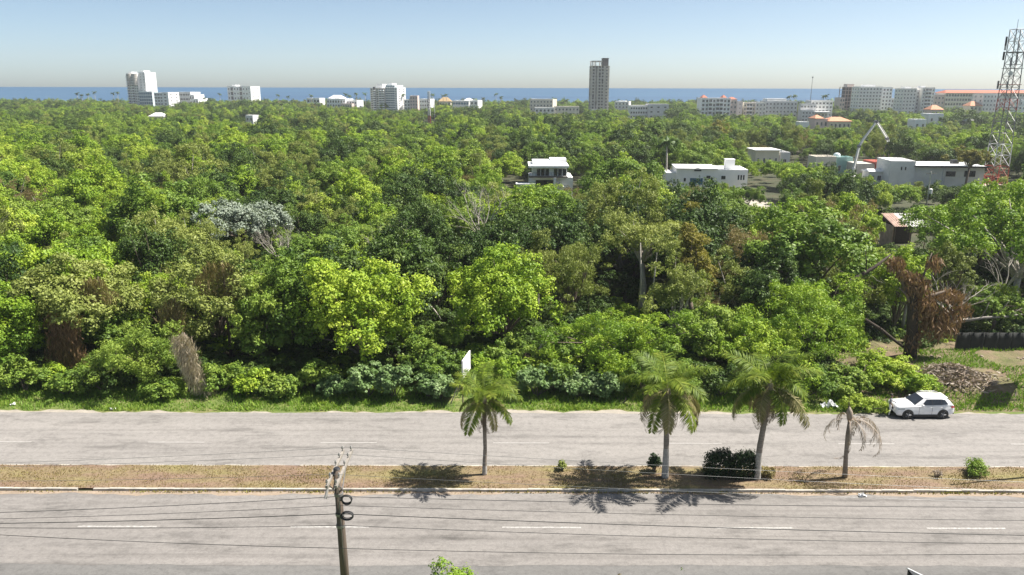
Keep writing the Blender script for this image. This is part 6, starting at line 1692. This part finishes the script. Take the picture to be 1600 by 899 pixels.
mb.span((-Lw / 2 - e, -0.05, zb - e), (Lw / 2 + e, 0.05, zb)); mb.span((-Lw / 2 - e, -0.05, zt), (Lw / 2 + e, 0.05, zt + e)); mb.span((-Lw / 2 - e, -0.05, zb), (-Lw / 2, 0.05, zt)); mb.span((Lw / 2, -0.05, zb), (Lw / 2 + e, 0.05, zt)); mb.build('frame', M['steel_white'], t)
for s in (-1, 1):
    mb = MB(); mb.tube([(s * Lw * 0.35, 0.1, -0.2), (s * Lw * 0.35, 0.1, zt)], 0.05, 6); mb.build('post', M['bark'], t)
    mb = MB(); mb.tube([(s * Lw * 0.35, 0.1, zb + 0.2), (s * Lw * 0.35, 1.1, 0.0)], 0.04, 6); mb.build('brace', M['wood_arm'], t)
# billboard standing just right of the view: its shadow lies on the bare slope
sh = at_ground(1562, 615, 0.5); hb = 7.2
bx = sh.x + SUN_DIR.x / SUN_DIR.z * (hb - 0.5); by = sh.y + SUN_DIR.y / SUN_DIR.z * (hb - 0.5)
t = thing('billboard', (bx, by, 0.4), 'billboard on two posts beside the bare slope, just beyond the right of the view', 'billboard', rz=math.radians(52))
mb = MB(); mb.span((-2.3, -0.1, hb - 2.3), (2.3, 0.1, hb + 1.9)); mb.build('panel', M['white_paint'], t)
for s in (-1, 1):
    mb = MB(); mb.tube([(s * 1.1, 0.2, -0.6), (s * 1.1, 0.2, hb + 1.2)], 0.09, 8); mb.build('post', M['steel_grey'], t)
g = at_ground(1655, 741, 0.1)  # unseen plain pole, inferred from the thin shadow along the median
t = thing('flag_pole', g, 'tall plain grey pole on the median beyond the right of the view', 'pole')
mb = MB(); mb.tube([(0, 0, -0.2), (0, 0, 6), (0, 0, 12.0)], [0.13, 0.10, 0.06], 10); mb.build('pole', M['steel_grey'], t, True)
mb = MB(); mb.tube([(0, 0, 12.002), (0, 0, 12.05), (0, 0, 12.15)], [0.10, 0.10, 0.03], 10); mb.build('cap', M['steel_grey'], t)
# crumpled white plastic sheet in the grass
def sheet_crumple(name, px, py, w, h, label, seed, mat='plastic_white'):
    g = at_ground(px, py); R = rs(seed); n = 9; mb = MB()
    for j in range(n):
        for i in range(n):
            mb.v.append(((i / (n - 1) - .5) * w + R.normal() * 0.03, (j / (n - 1) - .5) * w * 0.6 + R.normal() * 0.03, 0.05 + abs(R.normal()) * h * (0.4 + 0.6 * math.sin(i / (n - 1) * math.pi))))
    for j in range(n - 1):
        for i in range(n - 1): a_ = j * n + i; mb.f.append((a_, a_ + 1, a_ + n + 1, a_ + n)); mb.m.append(0)
    o = mb.build(name, M[mat]); o.location = g; md = o.modifiers.new('thickness', 'SOLIDIFY'); md.thickness = 0.012
    return tag(o, label, 'litter')
sheet_crumple('plastic_sheet', 1296, 637, 1.25, 0.28, 'crumpled white plastic sheet lying in the verge grass', 1)
sheet_crumple('plastic_bag', 1347, 776, 0.42, 0.10, 'small white plastic bag lying by the median kerb', 2)
sheet_crumple('plastic_bag', 176, 641, 0.35, 0.12, 'small white plastic scrap at the verge below the vine curtain', 3)
sheet_crumple('paper_scrap', 20, 634, 0.4, 0.12, 'pale scrap of paper in the verge grass near the green edge tree', 4)
# black mesh fence
fa = at_dist(1490, 563, 67.5); fb = at_dist(1680, 563, 67.5)
t = thing('mesh_fence', (fa.x, 67.5, 0.6), 'black shade-cloth fence along the back of the bare slope', 'fence')
Lf = fb.x - fa.x; nseg = 9; hf = 2.1
for k in range(nseg + 1):
    mb = MB(); mb.tube([(Lf * k / nseg, 0.06, -0.7), (Lf * k / nseg, 0.06, hf - 0.25)], 0.05, 6); mb.build('post', M['bark'], t)
for k in range(nseg):
    mb = MB(); n = 8
    for j in range(5):
        for i in range(n + 1):
            u = i / n; sag = -0.04 * math.sin(math.pi * u) * (j / 4); mb.v.append((Lf * (k + u) / nseg, -0.03 - 0.08 * math.sin(u * 9 + k) * math.sin(j * 1.5), -0.6 + (hf + 0.5) * j / 4 + sag))
    for j in range(4):
        for i in range(n): a_ = j * (n + 1) + i; mb.f.append((a_, a_ + 1, a_ + n + 2, a_ + n + 1)); mb.m.append(0)
    o = mb.build('cloth_panel', M['fence_cloth'], t, True); md = o.modifiers.new('thickness', 'SOLIDIFY'); md.thickness = 0.01
# brush and rubble heap at the foot of the dead tree
R = rs(88); g = at_ground(1487, 590, 0.6); n = 2600
pos = np.stack([R.normal(size=n) * 1.5, R.normal(size=n) * 1.3, np.zeros(n)], 1)
hh = 1.0 * np.exp(-(pos[:, 0] / 1.9) ** 2 - (pos[:, 1] / 1.6) ** 2); pos[:, 2] = hh * R.rand(n) ** 0.5 + 0.05
tv = unit(np.stack([R.normal(size=n), R.normal(size=n), R.normal(size=n) * 0.4], 1)); s = unit(np.cross(unit(R.normal(size=(n, 3))), tv)); l = (0.5 * R.uniform(0.4, 1.4, n))[:, None]; wd = l * 0.13
V = np.stack([pos - tv * l / 2, pos + s * wd, pos + tv * l / 2, pos - s * wd], 1)
t = thing('brush_heap', (g.x, g.y, mound_z(g.x, g.y)), 'heap of pinkish dry brushwood on the bare slope beside the dead tree', 'brush heap')
link(bpy.data.objects.new('twigs', quad_mesh('twigs', V, np.clip(0.6 + 0.25 * R.normal(size=n), 0, 1), M['palm_dead'])), t)
mb = MB(); n1 = 16
for j in range(7):
    for i in range(n1): a_ = 2 * math.pi * i / n1; rr_ = 2.3 * (1 - j / 6); mb.v.append((rr_ * math.cos(a_) * (1 + 0.1 * math.sin(3 * i)), rr_ * 0.85 * math.sin(a_), 0.75 * (1 - (1 - j / 6) ** 2) - 0.15))
for j in range(6):
    for i in range(n1): mb.f.append((j * n1 + i, j * n1 + (i + 1) % n1, (j + 1) * n1 + (i + 1) % n1, (j + 1) * n1 + i)); mb.m.append(0)
mb.build('earth_core', M['soil_pile'], t, True)
R = random.Random(4)
stone_me = []
for k in range(4):
    mb = MB(); r2 = rs(k + 50); n1 = 6
    for j in range(5):
        for i in range(n1): a_ = 2 * math.pi * i / n1; q_ = math.sin(math.pi * (j + 0.3) / 4.6) * r2.uniform(0.75, 1.15); mb.v.append((q_ * math.cos(a_), q_ * math.sin(a_), 0.6 * math.cos(math.pi * (j + 0.3) / 4.6) * r2.uniform(0.85, 1.1)))
    for j in range(4):
        for i in range(n1): mb.f.append((j * n1 + i, (j + 1) * n1 + i, (j + 1) * n1 + (i + 1) % n1, j * n1 + (i + 1) % n1)); mb.m.append(0)
    mb.f.append(tuple(range(n1))); mb.m.append(0); mb.f.append(tuple(4 * n1 + i for i in reversed(range(n1)))); mb.m.append(0)
    stone_me.append(mb.mesh('stone', M['rubble']))
for k in range(46):
    x = R.uniform(32, 47); y = R.uniform(58, 66.5); o = bpy.data.objects.new('stone', stone_me[k % 4]); link(o); s_ = R.uniform(0.07, 0.2)
    o.location = (x, y, mound_z(x, y) + s_ * 0.2); o.scale = (s_, s_, s_); o.rotation_euler = (R.uniform(-.3, .3), 0, R.uniform(0, 6)); tag(o, 'small pale stone lying on the bare slope', 'stone', 'stones on the bare slope')

# ------------------------------------------------------------------ near edge: treetop and sign corner at the foot of the view
p = at_dist(706, 886, 28.5); V, tt, c, lr_ = crown_arrays(501, 1.25, 1.6, p.z, 34, 0.42, 5200, 0.15, 0.5, irregular=0.3)
t = thing('roadside_tree', (p.x, 28.5, 0), 'small bright green treetop at the near roadside right of the utility pole', 'tree')
link(bpy.data.objects.new('crown', quad_mesh('crown', V, tt, M['leaf_bright'])), t); mb = MB(); limbs(mb, 5, c, p.z * 0.4, 0.08, 12); mb.build('trunk', M['bark'], t, True)
for px, py, d_, sd, w_, lab in ((968, 893, 29.5, 502, 0.25, 'dry twig tip of a weed at the near roadside'), (1065, 897.5, 29.5, 503, 0.4, 'green weed tip at the near roadside'), (22, 896, 29.5, 504, 0.5, 'green weed tip at the near roadside left of the utility pole')):
    p = at_dist(px, py, d_); V, tt, c, lr_ = crown_arrays(sd, w_, 0.2, p.z, 10, 0.16, 300, 0.12, 0.4)
    t = thing('tall_weed', (p.x, d_, 0), lab, 'weed'); link(bpy.data.objects.new('foliage', quad_mesh('foliage', V, tt, M['leaf_mid' if sd != 502 else 'leaf_brown'])), t)
    mb = MB(); mb.tube([(0, 0, -0.1), (0.03, 0, p.z * 0.6), (0, 0, p.z * 0.95)], [0.025, 0.018, 0.008], 5); mb.build('stem', M['bark'], t)
p = at_dist(1418.5, 889.5, 27.5)
t = thing('roof_gable', (p.x, 27.5, 0), 'dark roof corner with bright metal edge at the near roadside', 'kiosk')
hz = p.z
mb = MB(); mb.span((0.2, -2.6, 0), (2.4, -0.3, hz - 1.2)); mb.build('wall', M['grey_wall'], t)
mb = MB(); P = [(0, 0, hz), (2.6, 0, hz - 1.35), (2.6, -2.9, hz - 1.35), (0, -2.9, hz)]
mb.face(P); mb.face([(x, y, z - 0.08) for x, y, z in reversed(P)]); mb.face([(0, 0, hz - 0.08), (2.6, 0, hz - 1.43), (2.6, 0, hz - 1.35), (0, 0, hz)]); mb.face([(0, -2.9, hz), (2.6, -2.9, hz - 1.35), (2.6, -2.9, hz - 1.43), (0, -2.9, hz - 0.08)]); mb.build('roof', M['dark_metal'], t)
mb = MB(); mb.tube([(-0.02, 0.02, hz + 0.02), (2.62, 0.02, hz - 1.33)], 0.035, 6); mb.build('roof_edge', M['steel_white'], t)
mb = MB(); mb.span((0.0, -2.9, 0), (0.1, -2.8, hz - 0.09)); mb.span((0.0, -0.1, 0), (0.1, 0.0, hz - 0.09)); mb.build('post', M['dark_metal'], t)

# ------------------------------------------------------------------ coconut palms against the sea
cp = []
for k in range(4):
    V = []; T = []; R = rs(600 + k)
    for i in range(15):
        a = 2 * math.pi * i / 15 + R.normal() * 0.2; r0 = R.uniform(0.1, 1.0)
        for sgn in (-1, 1):
            prev = np.zeros(3)
            for j in range(4):
                f = (j + 1) / 4; q_ = np.array([math.cos(a), math.sin(a), 0]) * 2.5 * f * (0.75 + 0.25 * r0) + np.array([0, 0, (r0 * 3.6 - 0.9) * f - 2.6 * f * f * (0.5 + (1 - r0) * 0.3)])
                w_ = np.array([-math.sin(a), math.cos(a), 0]) * 0.5 * math.sin(math.pi * min(1, f + 0.12)) * sgn + np.array([0, 0, -0.35])
                w0 = np.array([-math.sin(a), math.cos(a), 0]) * 0.5 * math.sin(math.pi * min(1, f - 0.13)) * sgn + np.array([0, 0, -0.3])
                V.append([prev, q_, q_ + w_, prev + w0]); T.append(np.clip(0.4 + 0.2 * R.normal(), 0, 1)); prev = q_
    cp.append(quad_mesh('crown', np.array(V), np.array(T), M['leaf_dark']))
def coconut(px, row, d, k):
    p = at_dist(px, row, d); h = p.z
    t = thing('coconut_palm', (p.x, d, 0), 'tall coconut palm silhouetted above the treetops near the coast' if d > 399 else 'coconut palm with thin pale trunk above the forest behind the bungalow', 'palm tree', 'coconut palms near the coast' if d > 399 else None)
    mb = MB(); mb.tube([(0, 0, 0), (0.3, 0, h * 0.5), (0, 0, h - 0.8)], [0.28, 0.2, 0.15], 7); mb.build('trunk', M['bark_pale'], t, True)
    s_ = 1.15 if d < 400 else 1.0
    inst('crown', cp[k % 4], t, (0, 0, h - 0.9), (0, 0, k * 1.3), (s_, s_, s_))
for k, (px, row, d) in enumerate(((120, 145, 800), (127, 147, 820), (137, 146, 810), (147, 143, 790), (176, 145, 800), (183, 143, 800), (319, 152, 830), (326, 153, 840), (343, 146, 860), (434, 147, 820), (450, 150, 820), (486, 148, 760), (540, 146, 740), (546, 148, 740), (556, 145, 740), (570, 145, 720), (630, 147, 700),
        (676, 146, 700), (692, 148, 760), (697, 147, 760), (775, 146, 780), (783, 150, 790), (866, 153, 650), (885, 155, 700), (880, 158, 690), (1233, 149, 620), (1242, 148, 620), (1287, 149, 620), (1291, 148, 625), (755, 152, 800), (1012, 160, 640))):
    coconut(px, row, d, k)
coconut(1042, 216, 182, 2)
for k, (px, row, d) in enumerate(((1130, 178, 420), (1150, 180, 430), (1165, 182, 420), (1180, 180, 400), (425, 163, 600), (440, 160, 600), (300, 165, 600), (285, 166, 600))): coconut(px, row, d, k)

# ------------------------------------------------------------------ sea air
mb = MB(); mb.span((-1300, -20, -1.8), (1400, COAST + 340, 75))
hz_ = mb.build('haze', [])
m = bpy.data.materials.new('haze_air'); m.use_nodes = True; nt = m.node_tree
nt.nodes.remove(nt.nodes['Principled BSDF'])
pv = nt.nodes.new('ShaderNodeVolumePrincipled'); pv.inputs['Color'].default_value = (0.93, 0.96, 1.0, 1); pv.inputs['Density'].default_value = 0.00017; pv.inputs['Anisotropy'].default_value = 0.3
nt.links.new(pv.outputs[0], nt.nodes['Material Output'].inputs['Volume'])
hz_.data.materials.append(m); tag(hz_, 'thin pale sea haze in the air', None, None, 'stuff')
